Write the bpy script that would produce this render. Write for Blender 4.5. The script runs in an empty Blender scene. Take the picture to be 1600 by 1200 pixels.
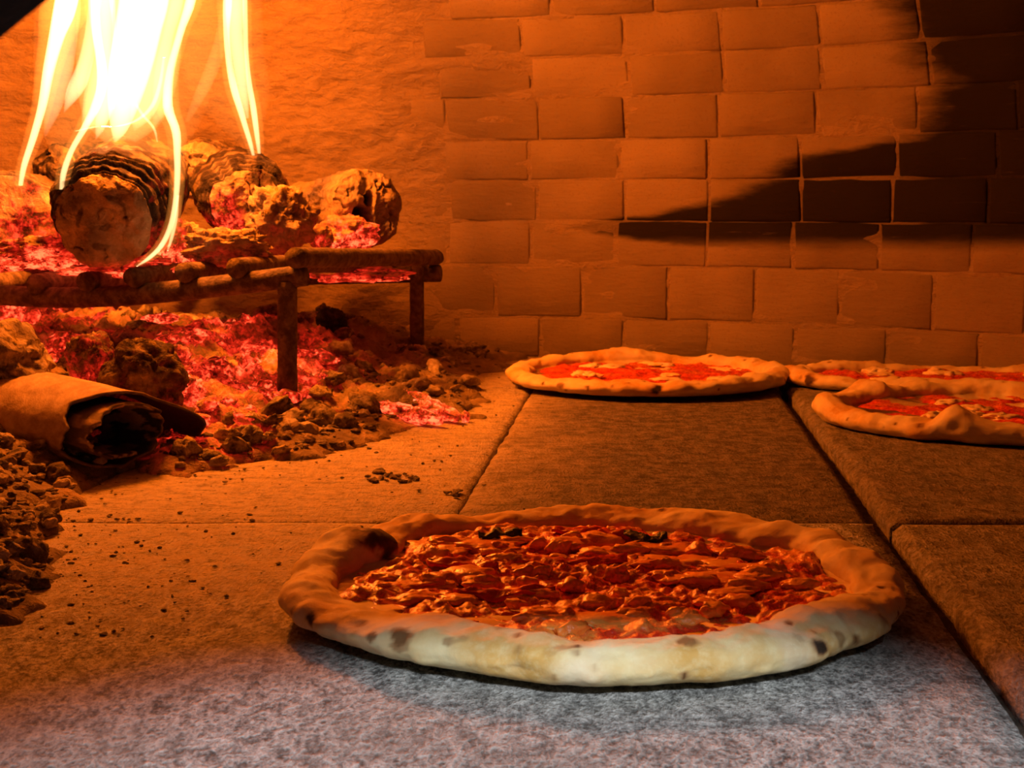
import bpy, bmesh, math, random
import numpy as np
from mathutils import Vector, Matrix

# ------------------------------------------------------------------ camera, world, light, exposure
SC = bpy.context.scene
COL = SC.collection
F_PX, CAM_H, PITCH = 2311.0, 0.18, 0.12202
cam_data = bpy.data.cameras.new('camera')
cam_data.sensor_width = 36.0
cam_data.lens = F_PX * 36.0 / 1600.0
cam_data.clip_start = 0.01
cam_data.dof.use_dof = True
cam_data.dof.focus_distance = 0.80
cam_data.dof.aperture_fstop = 40.0
cam = bpy.data.objects.new('camera', cam_data)
COL.objects.link(cam)
cam.location = (0, 0, CAM_H)
cam.rotation_euler = (math.pi / 2 - PITCH, 0, 0)
SC.camera = cam

SC.view_settings.view_transform = 'Standard'
SC.view_settings.look = 'None'
SC.view_settings.gamma = 1.0
SC.view_settings.use_curve_mapping = False
SC.view_settings.exposure = 0.0
SC.cycles.max_bounces = 5
SC.cycles.diffuse_bounces = 3
SC.cycles.adaptive_threshold = 0.03
SC.cycles.glossy_bounces = 2
SC.cycles.transmission_bounces = 2
SC.cycles.volume_bounces = 0
SC.cycles.caustics_reflective = False
SC.cycles.caustics_refractive = False

world = bpy.data.worlds.new('kitchen_ambient')
world.use_nodes = True
SC.world = world
world.node_tree.nodes['Background'].inputs[0].default_value = (0.75, 0.9, 1.0, 1)
world.node_tree.nodes['Background'].inputs[1].default_value = 0.04

# the kitchen ceiling lamp behind the photographer, shining in through the oven mouth
kl = bpy.data.lights.new('kitchen_lamp', 'AREA')
kl.shape = 'RECTANGLE'; kl.size = 0.55; kl.size_y = 0.12
kl.energy = 60.0; kl.color = (0.88, 0.96, 1.0)
klo = bpy.data.objects.new('kitchen_lamp', kl)
COL.objects.link(klo)
klo.location = (0.24, -1.35, 1.25)
klo.rotation_euler = (Vector((0.03, 0.55, 0.0)) - Vector(klo.location)).to_track_quat('-Z', 'Y').to_euler()

FIRE_COL = (1.0, 0.185, 0.006)
FIRE_W = 24.0

# ------------------------------------------------------------------ helpers: rays, noise, meshes
_c, _s = math.cos(PITCH), math.sin(PITCH)
def ray(px, py):
    dx, dy = (px - 800.0) / F_PX, (600.0 - py) / F_PX
    return np.array([dx, _c + dy * _s, -_s + dy * _c])
def on_floor(px, py, z=0.0):
    d = ray(px, py); t = (z - CAM_H) / d[2]
    return d * t + np.array([0, 0, CAM_H])
def at_y(px, py, Y):
    d = ray(px, py)
    return d * (Y / d[1]) + np.array([0, 0, CAM_H])

_rng = np.random.RandomState(7)
_perm = np.concatenate([_rng.permutation(256)] * 3)
_grad = _rng.normal(size=(256, 3)); _grad /= np.linalg.norm(_grad, axis=1)[:, None]
def perlin(p):
    p = np.asarray(p, float)
    i = np.floor(p).astype(int); f = p - i; i &= 255
    u = f * f * f * (f * (f * 6 - 15) + 10)
    out = 0.0
    for dx in (0, 1):
        wx = u[:, 0] if dx else 1 - u[:, 0]
        for dy in (0, 1):
            wy = u[:, 1] if dy else 1 - u[:, 1]
            for dz in (0, 1):
                wz = u[:, 2] if dz else 1 - u[:, 2]
                h = _perm[_perm[_perm[(i[:, 0] + dx) & 255] + ((i[:, 1] + dy) & 255)] + ((i[:, 2] + dz) & 255)]
                g = _grad[h]
                d = g[:, 0] * (f[:, 0] - dx) + g[:, 1] * (f[:, 1] - dy) + g[:, 2] * (f[:, 2] - dz)
                out = out + wx * wy * wz * d
    return out * 1.5
def fbm(p, scale=1.0, octs=4, gain=0.5, ridged=False, seed=0.0):
    p = np.asarray(p, float) * scale + seed * 13.37
    a, s = 1.0, 0.0
    for k in range(octs):
        n = perlin(p)
        if ridged: n = 0.5 - np.abs(n) * 1.6
        s = s + a * n
        a *= gain; p = p * 2.03 + 5.1
    return s
def sstep(e0, e1, x):
    t = np.clip((np.asarray(x, float) - e0) / (e1 - e0), 0, 1)
    return t * t * (3 - 2 * t)
def P3(x, y, z=0.0):
    x = np.asarray(x, float).ravel(); y = np.asarray(y, float).ravel()
    z = np.broadcast_to(np.asarray(z, float).ravel(), x.shape) if np.size(z) == 1 else np.asarray(z, float).ravel()
    return np.stack([x, y, z], 1)

def grid_faces(nu, nv, wrap=False, off=0):
    """nu rows of nv verts"""
    i = np.arange(nu - 1)[:, None]
    j = np.arange(nv if wrap else nv - 1)[None, :]
    j2 = (j + 1) % nv
    f = np.stack([i * nv + j, i * nv + j2, (i + 1) * nv + j2, (i + 1) * nv + j], -1).reshape(-1, 4)
    return f + off

def mk(name, V, Fs, mat=None, parent=None, smooth=True, attrs=None):
    me = bpy.data.meshes.new(name)
    V = np.asarray(V, float)
    if isinstance(Fs, np.ndarray): Fs = Fs.tolist()
    me.from_pydata(V.tolist(), [], Fs)
    if smooth: me.polygons.foreach_set('use_smooth', [True] * len(me.polygons))
    if attrs:
        for k, a in attrs.items():
            at = me.attributes.new(k, 'FLOAT', 'POINT')
            at.data.foreach_set('value', np.asarray(a, np.float32))
    if mat: me.materials.append(mat)
    me.update()
    o = bpy.data.objects.new(name, me)
    COL.objects.link(o)
    if parent: o.parent = parent
    return o
def mk_rel(name, V, Fs, mat, parent, **k):
    """mesh given in world coordinates, stored relative to its parent's location"""
    return mk(name, np.asarray(V, float) - np.array(parent.location), Fs, mat, parent, **k)
def outward(o):
    bm = bmesh.new(); bm.from_mesh(o.data)
    bmesh.ops.recalc_face_normals(bm, faces=bm.faces)
    bm.to_mesh(o.data); bm.free()
    return o
def empty(name, loc):
    e = bpy.data.objects.new(name, None)
    e.empty_display_size = 0.02
    COL.objects.link(e); e.location = tuple(float(v) for v in loc)
    return e
def tag(o, label=None, cat=None, group=None, kind=None):
    if label: o['label'] = label
    if cat: o['category'] = cat
    if group: o['group'] = group
    if kind: o['kind'] = kind
    return o
def rebase(o):
    """put a mesh object's origin at its base centre"""
    n = len(o.data.vertices); a = np.zeros(n * 3, np.float32)
    o.data.vertices.foreach_get('co', a); a = a.reshape(-1, 3)
    c = np.array([(a[:, 0].min() + a[:, 0].max()) / 2, (a[:, 1].min() + a[:, 1].max()) / 2, a[:, 2].min()], np.float32)
    a -= c
    o.data.vertices.foreach_set('co', a.ravel()); o.data.update()
    o.location = tuple(float(v) for v in (c + np.array(o.location)))
    return o

def tube(path, rad, n=14, squash=1.0, cap=True, jitter=0.0, seed=0, sub=1):
    """closed tube along a polyline; rad scalar or list"""
    path = np.asarray(path, float)
    m = len(path)
    rad = np.full(m, rad) if np.isscalar(rad) else np.asarray(rad, float)
    if sub > 1:
        t = np.linspace(0, m - 1, (m - 1) * sub + 1)
        path = np.stack([np.interp(t, np.arange(m), path[:, k]) for k in range(3)], 1)
        rad = np.interp(t, np.arange(m), rad); m = len(path)
    V = []
    ref = np.array([0, 0, 1.0])
    for i in range(m):
        d = path[min(i + 1, m - 1)] - path[max(i - 1, 0)]; d /= np.linalg.norm(d) + 1e-12
        r0 = ref if abs(d @ ref) < 0.9 else np.array([1.0, 0, 0])
        a = np.cross(d, r0); a /= np.linalg.norm(a)
        b = np.cross(a, d)
        for k in range(n):
            th = 2 * math.pi * k / n
            V.append(path[i] + rad[i] * (math.cos(th) * a * squash + math.sin(th) * b))
    V = np.array(V)
    if jitter:
        V = V + (fbm(V, 90, 3, seed=seed)[:, None]) * jitter * np.random.RandomState(seed).normal(size=(1, 3))
    Fc = grid_faces(m, n, True).tolist()
    if cap:
        Fc.append(list(range(n))[::-1]); Fc.append(list(range((m - 1) * n, m * n)))
    return V, Fc

def smooth_path(pts, n):
    """Catmull-Rom through pts (any dimension)"""
    pts = np.asarray(pts, float); m = len(pts)
    ext = np.vstack([2 * pts[0] - pts[1], pts, 2 * pts[-1] - pts[-2]])
    out = []
    for t in np.linspace(0, m - 1 - 1e-9, n):
        i = int(t); f = t - i
        a, b, c, d = ext[i], ext[i + 1], ext[i + 2], ext[i + 3]
        out.append(0.5 * ((2 * b) + (c - a) * f + (2 * a - 5 * b + 4 * c - d) * f * f + (3 * b - a - 3 * c + d) * f ** 3))
    return np.array(out)

_ico = {}
def ico(sub):
    if sub not in _ico:
        bm = bmesh.new(); bmesh.ops.create_icosphere(bm, subdivisions=sub, radius=1.0)
        V = np.array([v.co[:] for v in bm.verts]); Fc = [[v.index for v in f.verts] for f in bm.faces]
        bm.free(); _ico[sub] = (V, Fc)
    return _ico[sub]

# ------------------------------------------------------------------ materials
class NT:
    def __init__(self, name):
        self.m = bpy.data.materials.new(name); self.m.use_nodes = True
        self.t = self.m.node_tree; self.t.nodes.clear()
        self.out = self.n('ShaderNodeOutputMaterial')
    def n(self, typ, **props):
        nd = self.t.nodes.new(typ)
        for k, v in props.items(): setattr(nd, k, v)
        return nd
    def set(self, sock, v):
        if hasattr(v, 'node') or isinstance(v, bpy.types.NodeSocket): self.t.links.new(v, sock)
        elif v is not None:
            try: sock.default_value = v
            except Exception: sock.default_value = (*v, 1) if len(v) == 3 else v
    def pos(self, obj=False):
        if obj: return self.n('ShaderNodeTexCoord').outputs['Object']
        return self.n('ShaderNodeNewGeometry').outputs['Position']
    def noise(self, vec, scale, detail=4, rough=0.55, dist=0.0):
        nd = self.n('ShaderNodeTexNoise'); self.set(nd.inputs['Vector'], vec)
        nd.inputs['Scale'].default_value = scale; nd.inputs['Detail'].default_value = detail
        nd.inputs['Roughness'].default_value = rough; nd.inputs['Distortion'].default_value = dist
        return nd.outputs['Fac']
    def voro(self, vec, scale, feature='F1'):
        nd = self.n('ShaderNodeTexVoronoi', feature=feature); self.set(nd.inputs['Vector'], vec)
        nd.inputs['Scale'].default_value = scale
        return nd.outputs['Distance']
    def math(self, op, a, b=None, c=None, clamp=False):
        nd = self.n('ShaderNodeMath', operation=op, use_clamp=clamp)
        self.set(nd.inputs[0], a)
        if b is not None: self.set(nd.inputs[1], b)
        if c is not None: self.set(nd.inputs[2], c)
        return nd.outputs[0]
    def rng(self, v, a, b, c=0.0, d=1.0, smooth=True):
        nd = self.n('ShaderNodeMapRange', interpolation_type='SMOOTHSTEP' if smooth else 'LINEAR')
        self.set(nd.inputs[0], v)
        for i, q in enumerate((a, b, c, d)): nd.inputs[1 + i].default_value = q
        return nd.outputs[0]
    def mix(self, f, a, b):
        nd = self.n('ShaderNodeMix', data_type='RGBA')
        self.set(nd.inputs[0], f); self.set(nd.inputs[6], a); self.set(nd.inputs[7], b)
        return nd.outputs[2]
    def attr(self, name):
        return self.n('ShaderNodeAttribute', attribute_name=name).outputs['Fac']
    def bump(self, h, strength, dist, normal=None):
        nd = self.n('ShaderNodeBump'); nd.inputs['Strength'].default_value = strength
        nd.inputs['Distance'].default_value = dist; self.set(nd.inputs['Height'], h)
        if normal: self.set(nd.inputs['Normal'], normal)
        return nd.outputs[0]
    def stretch(self, vec, sc, rot=(0, 0, 0)):
        nd = self.n('ShaderNodeMapping'); self.set(nd.inputs[0], vec)
        nd.inputs['Scale'].default_value = sc; nd.inputs['Rotation'].default_value = rot
        return nd.outputs[0]
    def sep(self, vec):
        nd = self.n('ShaderNodeSeparateXYZ'); self.set(nd.inputs[0], vec); return nd.outputs
    def surf(self, col, rough=0.9, normal=None, emit=None, estr=None, spec=0.3, sss=None):
        b = self.n('ShaderNodeBsdfPrincipled')
        self.set(b.inputs['Base Color'], col); self.set(b.inputs['Roughness'], rough)
        b.inputs['Specular IOR Level'].default_value = spec
        if normal: self.set(b.inputs['Normal'], normal)
        if emit is not None:
            self.set(b.inputs['Emission Color'], emit); self.set(b.inputs['Emission Strength'], estr)
        if sss:
            b.inputs['Subsurface Weight'].default_value = sss[0]
            b.inputs['Subsurface Radius'].default_value = sss[1]
            b.inputs['Subsurface Scale'].default_value = sss[2]
        self.t.links.new(b.outputs[0], self.out.inputs['Surface'])
        return self.m
C4 = lambda r, g, b: (r, g, b, 1.0)

# ---- oven shell geometry (plan circle, wall leaning in as it rises into the dome)
WC = np.array([-0.20, 0.673]); WR = 1.08; FRONT_Y = 0.25
def wall_r(z):
    z = np.asarray(z, float)
    ins = np.where(z < 0.15, 0.0, 0.9 * (np.clip(z, 0, 0.46) - 0.15) ** 2)
    return WR - ins
def on_wall(px, py):
    d = ray(px, py); o = np.array([0, 0, CAM_H])
    lo, hi = 0.5, 3.5
    for _ in range(40):
        m = (lo + hi) / 2; p = o + d * m
        if np.hypot(p[0] - WC[0], p[1] - WC[1]) > float(wall_r(p[2])): hi = m
        else: lo = m
    return o + d * lo
def ang(p): return math.atan2(p[1] - WC[1], p[0] - WC[0])

# ---- brick / plaster with the burnt-on soot stain (its outline is the stain's own)
SOOT = [(1640, 425), (1600, 420), (1480, 412), (1330, 402), (1150, 390), (1000, 376), (880, 356), (940, 343), (1010, 334), (1080, 322),
        (1140, 303), (1185, 283), (1210, 262), (1235, 248), (1300, 234), (1385, 224), (1415, 206), (1428, 180), (1436, 155),
        (1462, 135), (1448, 118), (1412, 95), (1402, 62), (1395, 30), (1372, 0)]
def soot_mask(N, pos, shift=0.0):
    pts = []
    for (x, y) in SOOT:
        w = on_wall(x, y); pts.append((w[2], w[0]))
    pts.sort()
    z0, z1, x0, x1 = 0.05, 0.55, -0.2, 0.8
    x, y, z = N.sep(pos)
    wob = N.noise(N.stretch(pos, (6, 6, 30)), 2.0, 4, 0.6)
    zz = N.math('ADD', z, N.math('MULTIPLY_ADD', wob, 0.012, -0.006))
    cv = N.n('ShaderNodeFloatCurve')
    c = cv.mapping.curves[0]
    pl = [(0.0, 1.0)] + [((p[0] - z0) / (z1 - z0), (p[1] - x0) / (x1 - x0)) for p in pts] + [(1.0, (pts[-1][1] - x0 - 0.03) / (x1 - x0))]
    pl.insert(1, (pl[1][0] - 0.012, 1.0))
    c.points[0].location = pl[0]; c.points[1].location = pl[-1]
    for q in pl[1:-1]: c.points.new(*q)
    for q in c.points: q.handle_type = 'VECTOR'
    cv.mapping.update()
    N.set(cv.inputs['Value'], N.rng(zz, z0, z1, smooth=False))
    xb = N.math('MULTIPLY_ADD', cv.outputs[0], x1 - x0, x0)
    d = N.math('SUBTRACT', N.math('SUBTRACT', x, shift), xb)
    streak = N.noise(N.stretch(pos, (10, 10, 45)), 1.5, 6, 0.7)
    d = N.math('ADD', d, N.math('MULTIPLY_ADD', streak, 0.06, -0.03))
    m = N.rng(d, -0.022, 0.034)
    # fine scratches where the soot has been knocked off
    m = N.math('MULTIPLY', m, N.rng(N.math('ADD', zz, N.math('MULTIPLY', x, -0.02)), on_wall(1250, 396)[2] - 0.007, on_wall(1250, 366)[2] - 0.007))
    scr = N.rng(N.noise(N.stretch(pos, (10, 10, 160)), 1.2, 4, 0.7), 0.66, 0.78)
    return N.math('MULTIPLY', m, N.math('MULTIPLY_ADD', scr, -0.35, 1.0))

def masonry(name, base, base2, soot_amt, bump_d, plaster=False):
    N = NT(name); pos = N.pos()
    big = N.noise(pos, 9, 4, 0.55); fine = N.noise(pos, 160, 5, 0.65)
    oi = N.n('ShaderNodeObjectInfo').outputs['Random']
    f = N.math('ADD', N.math('MULTIPLY', big, 0.7), N.math('MULTIPLY', oi, 0.3))
    col = N.mix(N.rng(f, 0.3, 0.75), base, base2)
    pit = N.rng(N.noise(pos, 420, 2, 0.5), 0.30, 0.42)
    col = N.mix(N.math('MULTIPLY_ADD', pit, -0.35, 0.35), col, C4(0.16, 0.10, 0.07))
    m = N.math('MULTIPLY', soot_mask(N, pos), soot_amt)
    if plaster: m = N.math('MULTIPLY', m, N.rng(N.sep(pos)[0], on_wall(1405, 150)[0], on_wall(1500, 150)[0], 0.45, 1.0))
    col = N.mix(m, col, C4(0.016, 0.011, 0.009))
    if plaster:
        r = N.noise(N.stretch(pos, (1, 1, 1.6), (0, 0.6, 0)), 55, 6, 0.7, 0.8)
        r2 = N.noise(N.stretch(pos, (0.5, 0.5, 2.2), (0, 0.45, 0)), 38, 5, 0.7, 0.5)
        h = N.math('ADD', N.math('ADD', r, r2), N.math('MULTIPLY', fine, 0.25))
    else:
        r = N.noise(N.stretch(pos, (0.5, 0.5, 2.0)), 60, 5, 0.65)
        h = N.math('ADD', N.math('MULTIPLY', r, 0.7), N.math('MULTIPLY', fine, 0.3))
    return N.surf(col, 0.92, N.bump(h, 0.8, bump_d), spec=0.15)

M = {}
M['brick'] = masonry('fire_brick', C4(0.205, 0.150, 0.09), C4(0.29, 0.215, 0.135), 1.0, 0.0032)
M['plaster'] = masonry('mortar_plaster', C4(0.275, 0.20, 0.125), C4(0.37, 0.275, 0.175), 0.95, 0.006, True)

def stone_mat():
    N = NT('hearth_stone'); pos = N.pos()
    tone = N.attr('tone')
    big = N.noise(pos, 14, 4, 0.6); mid = N.noise(N.stretch(pos, (1, 0.5, 1)), 130, 4, 0.75); fine = N.noise(N.stretch(pos, (1, 0.55, 1)), 480, 3, 0.7)
    v = N.math('ADD', N.math('MULTIPLY', mid, 0.55), N.math('MULTIPLY', fine, 0.45))
    col = N.mix(N.rng(v, 0.36, 0.66), C4(0.085, 0.085, 0.085), C4(0.66, 0.65, 0.64))
    col = N.mix(N.rng(big, 0.35, 0.7, 0.0, 0.4), col, C4(0.30, 0.28, 0.26))
    # darker, flakier slabs where the pizzas are turned
    flk = N.rng(N.noise(N.stretch(pos, (0.8, 0.75, 1)), 95, 6, 0.78), 0.38, 0.62)
    dark = N.mix(flk, C4(0.032, 0.026, 0.022), C4(0.185, 0.145, 0.11))
    col = N.mix(tone, col, dark)
    # pale wood-ash dust trodden over the fire side of the hearth
    x, y, z = N.sep(pos)
    edge = N.math('ADD', N.math('MULTIPLY_ADD', N.noise(pos, 11, 4, 0.6), 0.20, -0.10), N.math('ADD', x, N.math('MULTIPLY', y, -0.10)))
    dust = N.math('MULTIPLY', N.rng(edge, -0.02, -0.18), N.rng(y, 0.56, 0.74))
    dn = N.rng(N.noise(N.stretch(pos, (0.7, 1.3, 1)), 90, 6, 0.75), 0.34, 0.62)
    col = N.mix(N.math('MULTIPLY', dust, N.math('MULTIPLY_ADD', dn, 0.70, 0.22)), col, C4(0.60, 0.49, 0.36))
    spk = N.rng(N.voro(pos, 170), 0.10, 0.22)
    col = N.mix(N.math('MULTIPLY_ADD', spk, -0.5, 0.5), col, C4(0.04, 0.038, 0.035))
    return N.surf(col, 0.88, N.bump(v, 1.0, 0.0050), spec=0.2)
M['stone'] = stone_mat()

def rough_mat(name, a, b, scale, bd, rough=0.95, lo=0.35, hi=0.68, spec=0.15, obj=False):
    N = NT(name); pos = N.pos(obj)
    v = N.noise(pos, scale, 6, 0.65)
    h = N.math('ADD', N.math('MULTIPLY', v, 0.6), N.math('MULTIPLY', N.noise(pos, scale * 4, 4, 0.6), 0.4))
    return N.surf(N.mix(N.rng(v, lo, hi), a, b), rough, N.bump(h, 0.9, bd), spec=spec)
M['joint'] = rough_mat('joint_dirt', C4(0.03, 0.025, 0.02), C4(0.10, 0.08, 0.06), 120, 0.002)
M['soot'] = rough_mat('soot_black', C4(0.006, 0.005, 0.005), C4(0.016, 0.013, 0.011), 60, 0.003)
M['iron'] = rough_mat('scaled_iron', C4(0.07, 0.045, 0.03), C4(0.22, 0.15, 0.09), 110, 0.0018, 0.8, spec=0.3)
M['dome'] = rough_mat('smoked_dome', C4(0.10, 0.07, 0.05), C4(0.30, 0.21, 0.14), 20, 0.004)
M['ash'] = rough_mat('wood_ash', C4(0.30, 0.22, 0.14), C4(0.62, 0.52, 0.38), 130, 0.003)
M['ash_dark'] = rough_mat('grey_cinder', C4(0.10, 0.075, 0.05), C4(0.46, 0.37, 0.26), 120, 0.003, lo=0.38, hi=0.72)
M['coal'] = rough_mat('black_charcoal', C4(0.008, 0.007, 0.006), C4(0.045, 0.035, 0.028), 120, 0.003, 0.7, spec=0.4)
M['stone_lump'] = rough_mat('ash_crusted_lump', C4(0.16, 0.11, 0.07), C4(0.46, 0.36, 0.23), 70, 0.004)

def hot_mat(name):
    """burnt matter: attributes char, ash, heat (how hot it is) drive colour and glow"""
    N = NT(name); pos = N.pos()
    ch, ash, heat = N.attr('char'), N.attr('ash'), N.attr('emberheat')
    v = N.noise(pos, 105, 5, 0.7); f = N.noise(pos, 480, 3, 0.6)
    col = N.mix(N.rng(v, 0.3, 0.7), C4(0.42, 0.29, 0.16), C4(0.64, 0.47, 0.28))
    col = N.mix(ch, col, N.mix(v, C4(0.010, 0.008, 0.006), C4(0.055, 0.040, 0.028)))
    col = N.mix(ash, col, N.mix(v, C4(0.17, 0.12, 0.075), C4(0.36, 0.28, 0.18)))
    g = N.math('MULTIPLY', heat, N.rng(N.math('ADD', N.math('MULTIPLY', v, 0.75), N.math('MULTIPLY', f, 0.25)), 0.38, 0.62, 0.12, 1.2))
    ecol = N.mix(N.rng(g, 0.45, 1.25), C4(1.0, 0.022, 0.008), C4(1.0, 0.12, 0.04))
    h = N.math('ADD', N.math('MULTIPLY', v, 0.7), N.math('MULTIPLY', f, 0.3))
    return N.surf(col, 0.95, N.bump(h, 1.0, 0.005), ecol, N.math('MULTIPLY', N.math('POWER', g, 1.5), 1.55), spec=0.1)
M['hot'] = hot_mat('burning_wood')
M['hot'].cycles.emission_sampling = 'NONE'

def dough_mat():
    N = NT('baked_dough'); pos = N.pos()
    ch, to = N.attr('char'), N.attr('toast')
    v = N.noise(pos, 60, 5, 0.6); f = N.noise(pos, 300, 4, 0.6)
    col = N.mix(N.rng(v, 0.3, 0.7), C4(0.76, 0.66, 0.40), C4(0.70, 0.54, 0.27))
    t = N.math('MULTIPLY', to, N.rng(f, 0.25, 0.6, 0.5, 1.0))
    col = N.mix(t, col, C4(0.58, 0.33, 0.09))
    col = N.mix(N.rng(ch, 0.08, 0.9), col, C4(0.24, 0.10, 0.03))
    col = N.mix(N.rng(ch, 0.60, 1.0), col, C4(0.022, 0.012, 0.008))
    flour = N.rng(N.noise(pos, 26, 3, 0.5), 0.52, 0.70, 0.0, 0.35)
    col = N.mix(N.math('MULTIPLY', flour, N.math('SUBTRACT', 1.0, ch)), col, C4(0.84, 0.80, 0.70))
    h = N.math('ADD', N.math('MULTIPLY', v, 0.6), N.math('MULTIPLY', f, 0.4))
    return N.surf(col, 0.75, N.bump(h, 0.55, 0.0016), spec=0.25)
M['dough'] = dough_mat()
def sauce_mat():
    N = NT('tomato_sauce'); pos = N.pos(); 
    v = N.noise(pos, 85, 5, 0.62, 0.6); f = N.noise(pos, 420, 4, 0.6)
    ck = N.attr('cheese')
    col = N.mix(N.rng(v, 0.32, 0.66), C4(0.46, 0.016, 0.008), C4(0.82, 0.070, 0.018))
    oily = N.rng(N.math('ADD', N.math('MULTIPLY', f, 0.3), N.math('MULTIPLY', v, 0.7)), 0.50, 0.64)
    col = N.mix(N.math('MULTIPLY', oily, 0.40), col, C4(0.86, 0.27, 0.05))
    col = N.mix(ck, col, N.mix(N.rng(f, 0.3, 0.7), C4(0.78, 0.22, 0.035), C4(0.86, 0.40, 0.08)))
    h = N.math('ADD', N.math('MULTIPLY', v, 0.55), N.math('MULTIPLY', f, 0.45))
    return N.surf(col, N.rng(f, 0.3, 0.7, 0.16, 0.42), N.bump(h, 0.9, 0.0022), spec=0.6)
M['sauce'] = sauce_mat()
def cheese_mat(name, a, b):
    N = NT(name); pos = N.pos()
    v = N.noise(pos, 70, 5, 0.6); f = N.noise(pos, 380, 3, 0.6)
    col = N.mix(N.rng(v, 0.35, 0.68), a, b)
    return N.surf(col, 0.34, N.bump(N.math('ADD', v, N.math('MULTIPLY', f, 0.5)), 0.7, 0.0018), spec=0.5)
M['cheese'] = cheese_mat('melted_mozzarella_oily', C4(0.80, 0.22, 0.03), C4(0.90, 0.46, 0.09))
M['cheese_pale'] = cheese_mat('melted_mozzarella', C4(0.82, 0.66, 0.40), C4(0.88, 0.78, 0.56))
M['ham'] = cheese_mat('cured_meat_slice', C4(0.50, 0.014, 0.010), C4(0.74, 0.050, 0.022))
M['basil'] = rough_mat('scorched_basil', C4(0.012, 0.012, 0.004), C4(0.05, 0.05, 0.015), 160, 0.001, 0.5, spec=0.5)
def bark_mat():
    N = NT('dry_bark'); pos = N.pos()
    ch = N.attr('char')
    v = N.noise(N.stretch(pos, (2.2, 1.0, 2.2), (0, 0, 0.7)), 50, 6, 0.65)
    col = N.mix(N.rng(v, 0.3, 0.7), C4(0.34, 0.23, 0.13), C4(0.58, 0.43, 0.27))
    col = N.mix(ch, col, N.mix(v, C4(0.010, 0.008, 0.007), C4(0.04, 0.03, 0.022)))
    return N.surf(col, 0.85, N.bump(v, 0.7, 0.0025), spec=0.2)
M['bark'] = bark_mat()
def flame_mat(name, col, strength):
    N = NT(name)
    e = N.n('ShaderNodeEmission'); e.inputs[0].default_value = (*col, 1); e.inputs[1].default_value = strength
    N.t.links.new(e.outputs[0], N.out.inputs['Volume'])
    return N.m
M['fl_thin'] = flame_mat('flame_filament', (1.0, 0.64, 0.28), 300)
M['fl_core'] = flame_mat('flame_core', (1.0, 0.66, 0.32), 130)
M['fl_body'] = flame_mat('flame_body', (1.0, 0.50, 0.13), 30)
M['fl_halo'] = flame_mat('flame_halo', (1.0, 0.30, 0.04), 30)
M['fl_sheet'] = flame_mat('flame_sheet', (1.0, 0.64, 0.28), 60)
M['fl_veil'] = flame_mat('flame_veil', (1.0, 0.36, 0.06), 5.0)

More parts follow.
